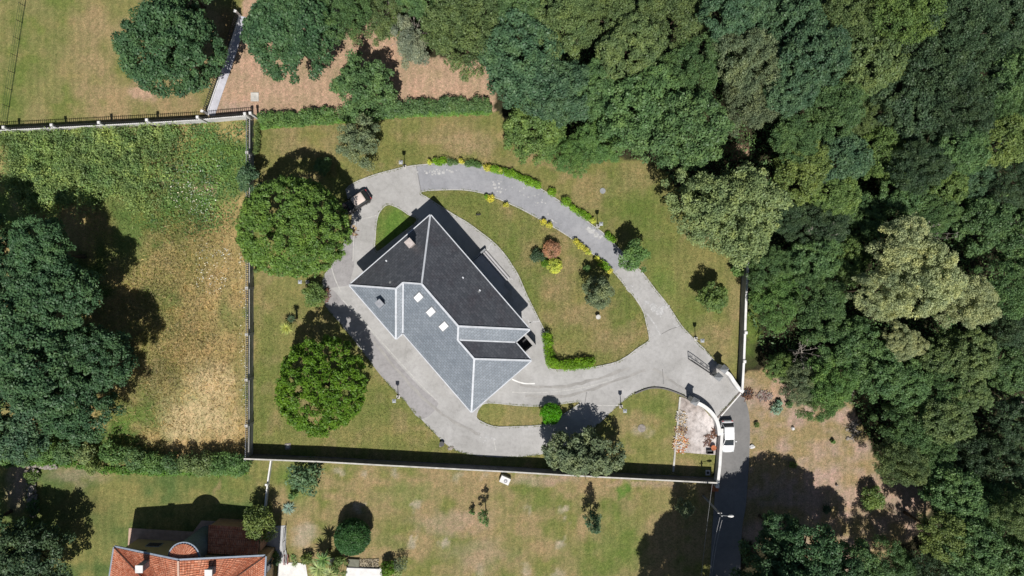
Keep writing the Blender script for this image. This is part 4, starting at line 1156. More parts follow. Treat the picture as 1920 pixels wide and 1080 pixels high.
for (i, f, z, w, h) in ((0, .38, 1.7, 1.5, 1.0), (0, .8, 1.8, 1.0, 1.0), (0, .3, 4.0, 1.3, .9), (1, .6, 3.9, 1.2, 1.0), (2, .14, 1.9, 1.0, 1.5), (2, .14, 4.3, .9, 1.0)): wall_window(i, f, z, w, h)
# turret
tc = P(344, 1047, 6.4); tr_ = 1.6
mb = MB(); mb.tube(rl_((tc.x, tc.y, -.1)), rl_((tc.x, tc.y, 6.25)), tr_, n=40, cap=False); mb.build('turret', simple('grey_turret', lin(122, 134, 142), .7), rh, True)
mb = MB(); mb.tube(rl_((tc.x, tc.y, 6.15)), rl_((tc.x, tc.y, 6.32)), tr_ + .3, n=40); mb.build('turret_gutter', GUT, rh)
vs = [rl_((tc.x, tc.y, 6.95))]; fs = []; m = 64
for ring_i, (rr, zz_) in enumerate(((.5, 6.82), (1.1, 6.62), (tr_ + .1, 6.42))):
    for j in range(m):
        a = 6.283 * j / m; lift = .05 if j % 2 else -.03
        vs.append(rl_((tc.x + rr * math.cos(a), tc.y + rr * math.sin(a), zz_ + lift * rr)))
for j in range(m):
    k = (j + 1) % m
    fs.append((0, 1 + j, 1 + k))
    for r_ in (0, 1): fs.append((1 + r_ * m + j, 1 + (r_ + 1) * m + j, 1 + (r_ + 1) * m + k, 1 + r_ * m + k))
me = bpy.data.meshes.new('turret_roof'); me.from_pydata(vs, [], fs); ul = me.uv_layers.new(name='UVMap')
for lp in me.loops:
    v = vs[lp.vertex_index]; ul.data[lp.index].uv = (math.atan2(v[1] - (tc.y - RO.y), v[0] - (tc.x - RO.x)) * 1.6, v[2] * 3)
me.materials.append(CLAY); me.update(); link(bpy.data.objects.new('turret_roof', me), rh)
# chimneys
for (px, py) in ((261, 1067), (391, 1075)):
    c = P(px, py, 7.9)
    ch = MB().box(rl_((c.x, c.y, 6.9)), (.72, .72, 2.0)).build('chimney', simple('grey_chimney', lin(150, 154, 160), .8), rh)
    MB().box(rl_((c.x, c.y, 7.9)), (.86, .86, .14)).build('chimney_cap', WHITE, ch)
# lower lean-to roof on the north-east corner
e0 = P(391, 984, 2.7); e1 = P(488, 991, 2.7); t1 = P(483, 1043, 3.9); t0 = P(389, 1037, 3.9)
tiled_plane(e0, e1, t1, t0, .42, rh, 'annex_tile_slope', .04)
lw = [rl_(p.lerp((e0 + e1 + t0 + t1) / 4, .06))[:2] for p in (e0, e1, t1, t0)]
MB().prism(lw, -.1, 2.55).build('annex_wall', simple('annex_render', lin(190, 150, 128), .85), rh)

# ------------------------------------------------------------------ small things
def cover(name, label, px, py, w, d, rz, mat, z=.06, ringed=None):
    p = P(px, py); t = empty(name, (p.x, p.y, 0), rz); tag(t, label, 'cover')
    MB().box((0, 0, z / 2), (w, d, z)).build('slab', mat, t)
    if ringed: MB().tube((0, 0, z), (0, 0, z + .02), min(w, d) * .32, n=20).build('lid', ringed, t)
cover('inspection_cover', 'pale square inspection cover in the shade of long wall', 540, 837, .75, .75, .1, STONE, .05, COPE)
cover('inspection_cover', 'small pale framed cover at the dark corner near the road', 1327, 886, .55, .65, 0, WALLW, .08, IRON)
cover('manhole_cover', 'round grey cover set in a bare patch of upper lawn', 1130, 358, .02, .02, 0, GREYM, .01)
p = P(1130, 358); MB().tube((0, 0, 0), (0, 0, .05), .36, n=20).build('lid', GREYM, bpy.data.objects['manhole_cover'])
cover('concrete_cover', 'square grey concrete cover on the brown bank by the hedge', 478, 182, 1.0, 1.1, 0, COPE, .1)
cover('manhole_cover', 'round stone lid sunk in bare patch of lawn near gate', 1203, 803, .02, .02, 0, STONE, .01)
MB().tube((0, 0, 0), (0, 0, .04), .5, n=20).build('lid', STONE, bpy.data.objects['manhole_cover.001'])
wb = empty('stone_basin', P(947, 898), -.42); tag(wb, 'white rectangular block with dark round basin standing against the wall', 'basin')
MB().box((0, 0, .35), (1.25, .85, .7), 0, .98).build('block', WHITE, wb)
MB().tube((.1, -.03, .70), (.1, -.03, .715), .24, n=20).build('basin', simple('basin_grey', (.25, .25, .27, 1), .6), wb)
MB().tube((.08, -.05, .715), (.08, -.05, .75), .10, n=12).build('drain', WALLW, wb)
bb = empty('bird_bath', P(1120.5, 594)); tag(bb, 'small pale stone bird bath standing on the dry lawn', 'bird bath')
MB().tube((0, 0, 0), (0, 0, .08), .2, n=12).tube((0, 0, .08), (0, 0, .6), .08, .07, 10).build('pedestal', STONE, bb)
MB().tube((0, 0, .6), (0, 0, .72), .12, .3, 16).build('bowl', COPE, bb)
hp = empty('garden_hoop', P(897, 402)); tag(hp, 'small dark hoop standing on the lawn behind the house', 'hoop')
mb = MB()
for k in range(10):
    a, b = math.pi * k / 10, math.pi * (k + 1) / 10
    mb.tube((.26 * math.cos(a), 0, .52 * math.sin(a)), (.26 * math.cos(b), 0, .52 * math.sin(b)), .045, n=6)
mb.build('arch', IRON, hp); MB().box((0, 0, .02), (.6, .2, .06)).build('foot', IRON, hp)
bn = empty('black_bin', P(829, 831)); tag(bn, 'small black planter tub at the lower driveway edge', 'tub')
MB().tube((0, 0, 0), (0, 0, .45), .24, .3, 14).build('tub', IRON, bn); MB().tube((0, 0, .44), (0, 0, .47), .32, n=14).build('rim', IRON, bn)
def stone(name, label, px, py, w, d, h, mat, seed, group=None):
    g = random.Random(seed); bm = bmesh.new(); bmesh.ops.create_icosphere(bm, subdivisions=2, radius=1)
    for v in bm.verts:
        n = 1 + g.uniform(-.18, .18); v.co = Vector((v.co.x * w / 2 * n, v.co.y * d / 2 * n, max(v.co.z, -.3) * h * n))
    me = bpy.data.meshes.new(name); bm.to_mesh(me); bm.free(); me.materials.append(mat)
    o = link(bpy.data.objects.new(name, me)); o.location = P(px, py); o.rotation_euler.z = g.random() * 3; tag(o, label, 'stone', group)
stone('edge_stone', 'pale edging stone beside the black tub at lower drive', 845, 840, .9, .6, .14, STONE, 1)
stone('edge_stone', 'small pale stone left of the black tub at lower drive', 826, 835, .5, .4, .12, STONE, 2)
stone('stone_block', 'white block beside the road on the dirt lot', 1410, 837, .55, .75, .35, WHITE, 3)
stone('stone_block', 'pale stone near the middle of dirt lot', 1486, 803, .5, .45, .4, WHITE, 4)
stone('stone_block', 'pale stone at foot of the fallen branch on dirt lot', 1589, 822, .6, .4, .2, STONE, 5)
stone('stone_block', 'small pale stone on dirt lot near the dark tree shadow', 1568, 909, .35, .35, .35, STONE, 6)
stone('stone_block', 'pale lamp-side stone at the upper driveway edge', 753, 303, .4, .4, .2, STONE, 8)
# debris pile, brick stack, broken things on the pad
def heap(name, label, px, py, rx, ry, n, mats, lmin, lmax, seed, cat, hh=.35):
    g = random.Random(seed); t = empty(name, P(px, py)); tag(t, label, cat)
    for mi, mat in enumerate(mats):
        mb = MB()
        for k in range(n // len(mats)):
            a = g.random() * 6.28; r = math.sqrt(g.random()); x = r * rx * K * math.cos(a); y = r * ry * K * math.sin(a)
            z = .06 + hh * (1 - r) * g.random(); l = g.uniform(lmin, lmax); b = g.random() * 6.28
            mb.beam((x, y, z), (x + l * math.cos(b), y + l * math.sin(b), z + g.uniform(-.03, .12)), g.uniform(.04, .10), .03)
        tag(mb.build('cuttings', mat, t), kind='stuff')
OR1 = simple('orange_dry_leaf', lin(214, 136, 84), .9, .3); OR2 = simple('straw', lin(220, 190, 140), .9, .3); BR1 = simple('brown_twig', lin(134, 98, 76), .9, .3); MV = simple('mauve_dry', lin(146, 118, 112), .9, .3)
heap('dry_branch_heap', 'heap of orange dry palm cuttings on the concrete pad edge', 1275, 832, 13, 17, 420, (OR1, OR2, WALLW), .12, .4, 1, 'heap', .3)
heap('dry_branch_heap', 'heap of straw coloured cuttings at upper left of concrete pad', 1277, 783, 9, 14, 200, (OR2, STONE, WALLW), .12, .4, 2, 'heap', .15)
heap('dry_branch_heap', 'brown twig heap on the concrete pad between two others', 1275, 806, 10, 8, 160, (BR1, STONE, OR2), .12, .4, 3, 'heap', .15)
heap('dry_leaf_scatter', 'mauve dry leaf scatter in the middle of the concrete pad', 1326, 826, 8, 12, 90, (MV, BR1), .1, .3, 4, 'heap', .1)
heap('dry_leaf_scatter', 'brown leaf litter against the curved white wing wall', 1339, 812, 6, 10, 90, (BR1, MV), .1, .3, 5, 'heap', .2)
heap('fallen_branches', 'dark brown twig pile outside the gate on bare ground', 1402, 738, 8, 10, 120, (BR1, IRON), .2, .6, 6, 'heap', .35)
heap('fallen_branches', 'dead branches lying at the right edge of dirt lot', 1598, 806, 5, 18, 40, (DEADWOOD,), .4, 1.2, 7, 'heap', .2)
heap('twig_litter', 'grey twig litter near the shrubs at top of dirt lot', 1432, 742, 14, 8, 120, (MV, DEADWOOD), .15, .5, 8, 'heap', .1)
heap('dry_hedge_cuttings', 'brown cuttings fallen on driveway beside the round tree', 664, 433, 5, 12, 50, (OR2, BR1), .1, .35, 9, 'heap', .05)
heap('dry_hedge_cuttings', 'pile of brown cuttings between shrub and driveway strip', 612, 552, 6, 14, 120, (BR1, MV), .1, .4, 10, 'heap', .2)
bk = empty('brick_stack', P(1337, 914)); tag(bk, 'small stack of orange bricks beside road near the wall end', 'bricks')
for i in range(3):
    for j in range(2): MB().box((j * .42, -i * .3 + .3, .13), (.38, .26, .26)).build('brick', BRICKM, bk)
MB().box((.21, 0, .02), (.9, 1.1, .04)).build('board', BR1, bk)
cr = empty('black_crate', P(1330, 846)); tag(cr, 'black crate at lower right corner of the concrete pad', 'crate')
for (x, y, w, d) in ((-.4, 0, .05, .5), (.4, 0, .05, .5), (0, .24, .8, .05), (0, -.24, .8, .05)): MB().box((x, y, .22), (w, d, .38)).build('side', IRON, cr)
MB().box((0, 0, .05), (.78, .46, .05)).build('bottom', IRON, cr)
pt = empty('clay_pot', P(1336, 838)); tag(pt, 'red clay pot above the black crate by white wall', 'pot')
MB().tube((0, 0, 0), (0, 0, .5), .2, .3, 14).build('pot', BRICKM, pt); MB().tube((0, 0, .48), (0, 0, .55), .34, n=14).build('rim', BRICKM, pt)
# neighbour's ramp railing and toy slide
rr_ = empty('ramp_railing', P(534, 1020)); tag(rr_, 'dark metal railing along the pale path beside tiled house', 'railing')
pts = [P(537, 985), P(535, 1012), P(536, 1030), P(540, 1054)]
for a, b in zip(pts[:-1], pts[1:]):
    o0 = rr_.location
    MB().tube(a - o0 + Vector((0, 0, .95)), b - o0 + Vector((0, 0, .95)), .035, n=6).build('rail', IRON, rr_)
    MB().tube(a - o0 + Vector((0, 0, .5)), b - o0 + Vector((0, 0, .5)), .025, n=6).build('rail', IRON, rr_)
    MB().tube(a - o0, a - o0 + Vector((0, 0, .98)), .035, n=6).build('post', IRON, rr_)
ts = empty('toy_slide', P(538.5, 1047), .15); tag(ts, 'small red and white toy slide at end of the pale path', 'toy')
mb = MB(); mb.add([(-.2, .5, .05), (.2, .5, .05), (.2, -.3, .7), (-.2, -.3, .7), (-.2, .5, .0), (.2, .5, .0), (.2, -.3, .6), (-.2, -.3, .6)], [(0, 1, 2, 3), (4, 7, 6, 5), (0, 4, 5, 1), (1, 5, 6, 2), (2, 6, 7, 3), (3, 7, 4, 0)]); mb.build('slide', WHITE, ts)
for x in (-.23, .23): MB().beam((x, .5, .12), (x, -.45, .8), .05, .16).build('side_rail', REDP, ts)
for x in (-.2, .2): MB().tube((x, -.45, 0), (x, -.45, .8), .04, n=6).build('leg', REDP, ts)
sg = empty('stone_sculpture', P(624, 1052)); tag(sg, 'white stone statue between palms and dark shadow at bottom', 'statue')
MB().box((0, 0, .25), (.5, .8, .5), .1, .85).build('plinth', WHITE, sg); MB().tube((0, 0, .5), (0, .05, 1.1), .22, .14, 10).tube((0, .05, 1.1), (0, .05, 1.4), .16, .10, 10).build('figure', WHITE, sg)
gb = empty('gravel_bed', P(690, 1056)); tag(gb, 'pale pebble bed in front of the white terrace', 'gravel bed')
mb = MB(); g = random.Random(8)
for k in range(420):
    c = P(g.uniform(674, 710), g.uniform(1048, 1063)) - gb.location; s_ = g.uniform(.08, .18); mb.box((c.x, c.y, .05), (s_, s_ * .8, .1), g.random() * 3, .7)
tag(mb.build('pebbles', simple('pebble', lin(206, 192, 164), .85, .3, 4), gb), kind='stuff')
MB().beam(P(650, 1062.5) - gb.location + Vector((0, 0, .12)), P(712, 1065) - gb.location + Vector((0, 0, .12)), .1, .26).build('edging', IRON, gb)
fl = empty('garden_slab', P(664, 1054)); tag(fl, 'grey slab lid beside the pebble bed at bottom', 'slab')
MB().box((0, 0, .15), (1.4, .95, .3), -.06, .97).build('slab', simple('grey_slab', lin(128, 128, 112), .85), fl)

# old stone wall of single stones
ow = empty('dry_stone_wall', P(60, 915)); tag(ow, 'crumbling ivy-grown dry stone wall at lower left', 'wall')
sm_ = []
for sd in range(3):
    g = random.Random(sd); bm = bmesh.new(); bmesh.ops.create_icosphere(bm, subdivisions=1, radius=1)
    for v in bm.verts: v.co *= 1 + g.uniform(-.25, .25)
    me = bpy.data.meshes.new('stone'); bm.to_mesh(me); bm.free(); me.materials.append(STONE); sm_.append(me)
g = random.Random(2)
for k in range(120):
    y = g.uniform(872, 968); x = 62 + (y - 872) * .03 + g.gauss(0, 8) * .6; p = P(x, y) - ow.location
    s_ = g.uniform(.14, .34); inst('stone', sm_[k % 3], ow, (p.x, p.y, g.uniform(.05, .6)), g.random() * 6, (s_, s_ * .8, s_ * .6))
for k in range(30):
    p = P(g.uniform(60, 112), g.uniform(870, 878)) - ow.location; s_ = g.uniform(.15, .4); inst('stone', sm_[k % 3], ow, (p.x, p.y, g.uniform(.05, .3)), g.random() * 6, (s_, s_ * .8, s_ * .5))
# net fence at far left of the field
nf = empty('net_fence', P(25, 120)); tag(nf, 'low green net fence crossing the field at upper left', 'fence')
q0, q1 = P(52, -20) - nf.location, P(13, 232) - nf.location
for i in range(9):
    p = q0.lerp(q1, i / 8); MB().tube((p.x, p.y, -.05), (p.x, p.y, 1.15), .035, n=6).build('post', IRON, nf)
mb = MB()
for z in (.1, .45, .8, 1.12): mb.tube(q0 + Vector((0, 0, z)), q1 + Vector((0, 0, z)), .016, n=4)
mb.build('wire', simple('green_wire', lin(66, 92, 62), .7), nf)

# ------------------------------------------------------------------ trees one by one
def big(name, label, px, py, rpx, tint, style, hc, seed, nl, rl, dens, size, ry=None, zs=.8, lump=.12, fill=.2, low=-.35, tone=.5, cat='tree', rnd=.75):
    s = K * (1 - hc / H); R = rpx * s
    f_ = 1.5 if rl > .55 else 1.0
    zs *= 1.25
    L = crown_lobes(R, R * zs, int(nl * f_ * f_ * .95), rl / f_, seed, low, fill, lump)
    if ry: L[:, 1] *= ry / rpx
    me = leaf_mesh('crown', L, dens, size, seed, tone=tone, rnd=rnd)
    t = empty(name, ((px - 960) * s, (540 - py) * s, 0)); tag(t, label, cat)
    c = inst('crown', me, t, (0, 0, hc)); c.color = (tint[0], tint[1], tint[2], 1)
    inst('trunk', TRUNKS[seed % 3], t, (0, 0, -.05), seed, (R * .85, R * .85, hc * .95))
    return t
big('oak_tree', 'large dark oak overhanging the white railed wall in upper left', 323, 92, 92, T['oak'], 'oak', 7.5, 11, 110, .95, 62, .33, zs=.75, fill=.2, lump=.06)
big('oak_tree', 'dark oak cut by the top edge above the large oak', 335, -28, 62, T['oak'], 'oak', 6.5, 12, 60, .9, 60, .33)
big('oak_tree', 'dark oak standing on the brown bank right of white wall', 548, 70, 88, T['oak'], 'oak', 7.0, 13, 105, .92, 62, .33, ry=80, zs=.72, fill=.18, lump=.06)
big('broadleaf_tree', 'mid green tree rising from hedge on the brown bank', 683, 165, 64, T['mid'], 'oak', 4.6, 14, 62, .72, 70, .30, ry=58, fill=.35, lump=.2)
big('broadleaf_tree', 'grey green tree on lawn just below the green hedge', 673, 267, 46, T['grey'], 'fine', 3.6, 15, 60, .5, 90, .22, lump=.25, fill=.4)
big('round_evergreen_tree', 'huge dense round tree beside the dark car', 552, 428, 105, T['round'], 'round', 6.3, 16, 260, .62, 80, .27, ry=95, zs=.68, lump=.05, fill=.08, tone=.6)
big('magnolia_tree', 'bright glossy green tree on lawn left of driveway', 604, 722, 88, T['lime'], 'round', 4.9, 17, 170, .60, 80, .27, ry=92, zs=.72, lump=.08, fill=.12, tone=.6)
big('broadleaf_tree', 'grey green leafy tree overlapping the long lower garden wall', 1095, 848, 77, T['grey'], 'oak', 3.2, 18, 85, .70, 70, .29, ry=46, zs=.55, lump=.14, fill=.3)
big('broadleaf_tree', 'large pale olive feathery tree between lawn and wood', 1362, 398, 110, T['sage'], 'fine', 8.0, 19, 170, .85, 72, .26, ry=92, zs=.62, lump=.22, fill=.3, rnd=1.0)
big('broadleaf_tree', 'small green tree at outer edge of ring drive', 1187, 482, 31, T['weed'], 'loose', 3.6, 20, 44, .45, 90, .26, ry=36, lump=.3, fill=.5)
big('broadleaf_tree', 'fresh green rounded tree on right lawn before white-topped wall', 1335, 558, 31, T['bright'], 'round', 2.9, 21, 48, .42, 110, .22, zs=.85)
big('conical_tree', 'dark upright conifer on lawn inside the driveway ring', 1122, 547, 29, T['grey'], 'fine', 3.4, 22, 70, .40, 110, .2, ry=34, zs=1.25, low=-.8)
big('bluish_tree', 'small dark bluish tree against the long railed wall', 470, 335, 28, T['blue'], 'oak', 2.9, 23, 34, .42, 90, .24)
tree('oak_tree', 'tall dark oak cut by left edge beside meadow, topmost of its cluster', 82, 475, 66, T['oak'], 'oak', 7.6)
tree('oak_tree', 'dark oak in the left cluster right below its topmost crown', 112, 560, 80, T['oak'], 'oak', 7.6)
tree('oak_tree', 'dark oak cut by left edge halfway down the left cluster', 15, 610, 86, T['oak'], 'oak', 8)
tree('oak_tree', 'dark oak reaching farthest right in the left cluster', 185, 672, 68, T['oak'], 'oak', 7)
tree('oak_tree', 'broad dark oak in the middle of left cluster', 85, 690, 92, T['oak'], 'oak', 8)
tree('oak_tree', 'dark oak above hedge at the foot of left cluster', 150, 760, 74, T['oak'], 'oak', 6.5)
tree('oak_tree', 'dark oak cut by left edge at foot of left cluster', 35, 785, 80, T['blue'], 'oak', 7)
tree('oak_tree', 'dark oak cut by left edge at top of the left cluster', 22, 520, 66, T['oak'], 'oak', 7.6)
tree('broadleaf_tree', 'tree mostly beyond left edge shading the bramble patch', -40, 455, 75, T['oak'], 'oak', 7.5)
tree('broadleaf_tree', 'dark olive tree in lower left corner over stone wall', 58, 1048, 80, T['dark'], 'oak', 4.2)
tree('broadleaf_tree', 'bright green small tree top over the lower left corner', 14, 1078, 38, T['mid'], 'oak', 4.6)
tree('broadleaf_tree', 'dark tree mostly beyond left edge above the lower left corner', -38, 985, 60, T['oak'], 'oak', 5.0)

WOOD = [  # px, py, r, tint, style, hc, label
    (640, 12, 62, 'mid', 'fine', 6, 'mid green tree at top edge right of the bank oak'),
    (712, 30, 58, 'olive', 'fine', 5.5, 'olive scrubby tree at top edge behind the bare branches'),
    (870, 60, 78, 'olive', 'fine', 7.5, 'wide light olive tree above right end of brown bank'),
    (800, -5, 50, 'mid', 'oak', 7, 'green tree at top edge between bare branches and olive tree'),
    (975, 10, 52, 'mid', 'oak', 8, 'green tree at top edge just right of the wide olive tree'),
    (980, 118, 84, 'blue', 'oak', 8.5, 'large bluish green tree where hedge and brown bank end'),
    (1050, 175, 70, 'blue', 'oak', 8, 'bluish green tree below and right of the bank end'),
    (1055, 45, 70, 'olive', 'fine', 8.5, 'light olive tree near top edge left of the small dark gap'),
    (1150, 20, 66, 'olive', 'fine', 9, 'olive tree at top edge above the small dark gap'),
    (1180, 95, 62, 'olive', 'oak', 8.5, 'yellowish olive crown right above the small dark gap'),
    (1262, 40, 70, 'olive', 'fine', 9, 'soft olive tree at top edge right of the dark gap'),
    (1290, 130, 62, 'mid', 'fine', 8.5, 'green crown right of the small dark gap'),
    (1372, 18, 60, 'blue', 'oak', 9.5, 'dark bluish tree at top edge left of the bluish pair'),
    (1195, 205, 78, 'mid', 'oak', 8.5, 'rounded green tree under the small dark gap'),
    (1275, 245, 84, 'mid', 'oak', 9, 'large rounded green tree overhanging upper right lawn'),
    (1120, 170, 50, 'mid', 'oak', 8, 'green crown with dead twigs right of the bluish tree'),
    (1005, 235, 66, 'bright', 'oak', 5.5, 'yellow green tree spilling over lawn at hedge end'),
    (1070, 288, 46, 'weed', 'fine', 3.2, 'low grey green bush at upper lawn edge'),
    (1125, 262, 44, 'weed', 'oak', 4.5, 'green bush behind the low grey bush at lawn edge'),
    (1400, 120, 66, 'grey', 'fine', 9, 'greyish olive soft tree right of the green crowns'),
    (1405, 195, 60, 'grey', 'fine', 8.5, 'greyish olive tree above the dark hollow by upper lawn'),
    (1478, 40, 70, 'blue', 'oak', 10, 'bluish green tree at top edge left of yellow olive tree'),
    (1520, 110, 66, 'blue', 'oak', 9.5, 'bluish green crown just below its top edge neighbour'),
    (1600, 35, 58, 'olive', 'fine', 10, 'yellowish olive tree at top edge beside bright crown'),
    (1702, 12, 74, 'bright', 'fine', 10.5, 'bright green tree at top edge with dark shadow underneath'),
    (1625, 125, 66, 'olive', 'oak', 9.5, 'olive green tree below left of the bright crown'),
    (1555, 205, 62, 'mid', 'fine', 9, 'mid green tree right of a dark gap'),
    (1482, 170, 48, 'blue', 'oak', 8.5, 'small bluish crown left of the diagonal dark gap'),
    (1800, 40, 70, 'dark', 'fine', 10.5, 'dark grey green tree at top edge right of bright crown'),
    (1888, 45, 62, 'dark', 'oak', 10.5, 'dark tree in the upper right corner'),
    (1745, 130, 76, 'dark', 'fine', 10, 'large dark grey tree right of the olive tree'),
    (1840, 130, 66, 'dark', 'fine', 10, 'dark grey green crown left of right edge, upper part'),
    (1905, 140, 50, 'mid', 'oak', 10, 'mid green crown cut by right edge, upper part'),
    (1700, 205, 62, 'dark', 'oak', 9, 'dark crown below the large dark grey tree'),
    (1790, 215, 66, 'dark', 'fine', 9.5, 'grey green crown right of the lower dark crown'),
    (1872, 205, 52, 'mid', 'fine', 9.5, 'green soft crown near right edge below the dark crowns'),
    (1615, 215, 46, 'olive', 'fine', 8, 'small light crown with dead twigs in upper wood'),
    (1880, 265, 52, 'yell', 'oak', 8.5, 'yellow green tree near right edge above the dark hollow'),
    (1800, 280, 48, 'mid', 'oak', 8, 'mid green crown left of the yellow green one'),
    (1490, 262, 50, 'mid', 'fine', 7.5, 'green crown below the diagonal dark gap'),
    (1500, 318, 58, 'yell', 'oak', 7.5, 'yellow green tree right of the pale olive tree top'),
    (1575, 300, 52, 'blue', 'oak', 7, 'bluish tree right of the yellow green tree'),
    (1650, 290, 52, 'bright', 'oak', 7.5, 'fresh green tree between bluish tree and grey twigs'),
    (1720, 310, 55, 'dark', 'fine', 8, 'dark grey crown with twigs in middle of the wood'),
    (1770, 345, 45, 'bright', 'oak', 7.5, 'fresh green crown right of the grey twiggy one'),
    (1825, 330, 40, 'blue', 'oak', 7.5, 'small bluish crown left of the dark right hollow'),
    (1905, 345, 48, 'dark', 'fine', 7.5, 'dark crown cut by right edge beside the dark hollow'),
    (1565, 365, 44, 'bright', 'oak', 6, 'green crown above dark hollow left of centre wood'),
    (1690, 370, 46, 'mid', 'oak', 6.5, 'green crown above the pale tree group'),
    (1480, 415, 42, 'dark', 'fine', 5, 'dark low crown right of pale olive tree'),
    (1545, 425, 46, 'dark', 'fine', 5, 'dark thin crown with bare twigs above pale trees'),
    (1620, 408, 44, 'mid', 'oak', 6, 'green crown just above left end of pale trees'),
    (1750, 402, 42, 'mid', 'fine', 6.5, 'green crown just above the pale tree top'),
    (1835, 420, 55, 'mid', 'oak', 7.5, 'green tree right of the pale tree top'),
    (1903, 440, 55, 'mid', 'oak', 8, 'green tree cut by right edge beside fallen pale branch'),
    (1440, 500, 42, 'mid', 'fine', 5, 'grey green bush behind the white-topped wall'),
    (1520, 490, 52, 'mid', 'oak', 6, 'mid green crown left of pale trees'),
    (1585, 490, 44, 'bright', 'oak', 7, 'yellow green crown touching left side of pale trees'),
    (1455, 560, 52, 'weed', 'fine', 5.5, 'green rounded crown just right of the white-topped wall'),
    (1530, 570, 60, 'mid', 'fine', 6, 'soft green crown left of the lower pale trees'),
    (1890, 540, 58, 'mid', 'fine', 8, 'green crown cut by right edge right of pale trees'),
    (1690, 468, 62, 'pale', 'fine', 10, 'pale yellow tree, topmost of the pale group'),
    (1655, 545, 58, 'pale', 'fine', 9.5, 'pale yellow tree, leftmost of the pale group'),
    (1735, 530, 66, 'pale', 'fine', 10.5, 'pale yellow tree in the middle of the pale group'),
    (1812, 568, 55, 'pale', 'fine', 10, 'pale yellow tree, rightmost of the pale group'),
    (1693, 640, 36, 'pale', 'fine', 8, 'small pale tree below the pale group'),
    (1585, 640, 55, 'mid', 'oak', 6, 'dark green crown left of the small pale tree'),
    (1900, 620, 52, 'dark', 'fine', 7.5, 'dark crown cut by right edge below pale trees'),
    (1640, 690, 55, 'mid', 'oak', 6.5, 'green crown below left of the small pale tree'),
    (1700, 720, 45, 'mid', 'oak', 7, 'fresh green crown directly below the small pale tree'),
    (1770, 665, 45, 'olive', 'oak', 7.5, 'olive crown right of the small pale tree'),
    (1820, 665, 46, 'olive', 'oak', 7.5, 'olive crown second to the right of small pale tree'),
    (1765, 725, 52, 'mid', 'fine', 7.5, 'green crown below the two olive crowns'),
    (1815, 735, 38, 'olive', 'oak', 7, 'olive crown with bare twigs left of dark hollow'),
    (1885, 690, 46, 'mid', 'oak', 7.5, 'green crown cut by right edge beside lower hollow'),
    (1560, 705, 55, 'weed', 'fine', 4.5, 'green bush crown above the dirt lot'),
    (1540, 745, 44, 'weed', 'fine', 3.6, 'low grey green bush at upper edge of dirt lot'),
    (1500, 720, 42, 'grey', 'fine', 3.6, 'grey green bush at upper left edge of dirt lot'),
    (1462, 690, 30, 'bright', 'round', 2.4, 'bright green bush at left end of wood above dirt lot'),
    (1768, 785, 48, 'olive', 'oak', 7, 'olive crown at left side of the lower dark hollow'),
    (1700, 798, 56, 'mid', 'fine', 6.5, 'soft green tree right of dirt lot corner'),
    (1688, 862, 52, 'olive', 'fine', 6, 'light olive tree overhanging right edge of dirt lot'),
    (1735, 860, 50, 'mid', 'fine', 6.5, 'mid green tree behind the light olive tree'),
    (1905, 790, 46, 'dark', 'oak', 7.5, 'dark crown cut by right edge below lower hollow'),
    (1800, 850, 58, 'dark', 'fine', 5.5, 'dark shaded low crown in the lower right hollow'),
    (1880, 880, 58, 'dark', 'fine', 6, 'dark shaded crown cut by right edge in lower hollow'),
    (1785, 925, 56, 'mid', 'oak', 7, 'green crown right of the bare corner of dirt lot'),
    (1845, 950, 60, 'mid', 'fine', 8, 'green soft crown near right edge, lower part'),
    (1910, 965, 48, 'olive', 'fine', 8, 'olive crown cut by right edge, lower part'),
    (1768, 1002, 50, 'yell', 'oak', 7, 'yellowish tree at lower corner of dirt lot'),
    (1815, 1025, 60, 'mid', 'oak', 8, 'green crown near bottom edge right of yellowish tree'),
    (1895, 1050, 58, 'mid', 'oak', 8.5, 'green crown in the lower right corner'),
    (1745, 1075, 48, 'dark', 'fine', 5.5, 'dark crown at bottom edge below yellowish tree'),
    (1668, 1066, 52, 'mid', 'fine', 4.6, 'soft green crown at bottom edge below dirt lot'),
    (1590, 1062, 54, 'mid', 'oak', 6.5, 'grey green crown at bottom edge left of soft green one'),
    (1512, 1046, 70, 'oak', 'oak', 8.4, 'dark green crown at bottom edge right of the road'),
    (1450, 1074, 72, 'oak', 'oak', 8.0, 'dark crown at bottom edge nearest the shaded road'),
    (1464, 1004, 44, 'oak', 'oak', 6, 'dark crown standing in shade right of street light'),
    (1478, 1118, 70, 'oak', 'oak', 10.5, 'tree below bottom edge shading the dirt lot'),
    (1560, 1100, 60, 'oak', 'oak', 10.5, 'tree below bottom edge shading middle of the dirt lot'),
    (1412, 1192, 84, 'oak', 'oak', 14, 'tree below bottom edge shading end of the long wall'),
    (1372, 1250, 84, 'oak', 'oak', 14, 'tree below bottom edge shading corner of lower lawn'),
    (1322, 1312, 84, 'oak', 'oak', 14, 'tree below bottom edge shading lowest part of lawn'),
    (1430, 1285, 84, 'oak', 'oak', 14, 'tree below bottom edge shading the lowest road stretch'),
    (1460, 1218, 80, 'oak', 'oak', 14, 'tree below bottom edge shading the street light'),
]
for (px, py, r, tn, st, hc, lab) in WOOD:
    tree('woodland_tree', lab, px, py, r * 1.02, T[tn], st, max(2.2, hc + (RT.uniform(-2.6, 1.4) if hc > 5 and 'edge shading' not in lab and 'bottom edge' not in lab else 0)), group='trees of the wood', tvar=.10, zs=1.2)

tree('grey_scrub_tree', 'pale silvery thin-leaved tree above the brown bank', 768, 82, 36, lin(150, 158, 132, .9), 'loose', 4.6, ry=52)
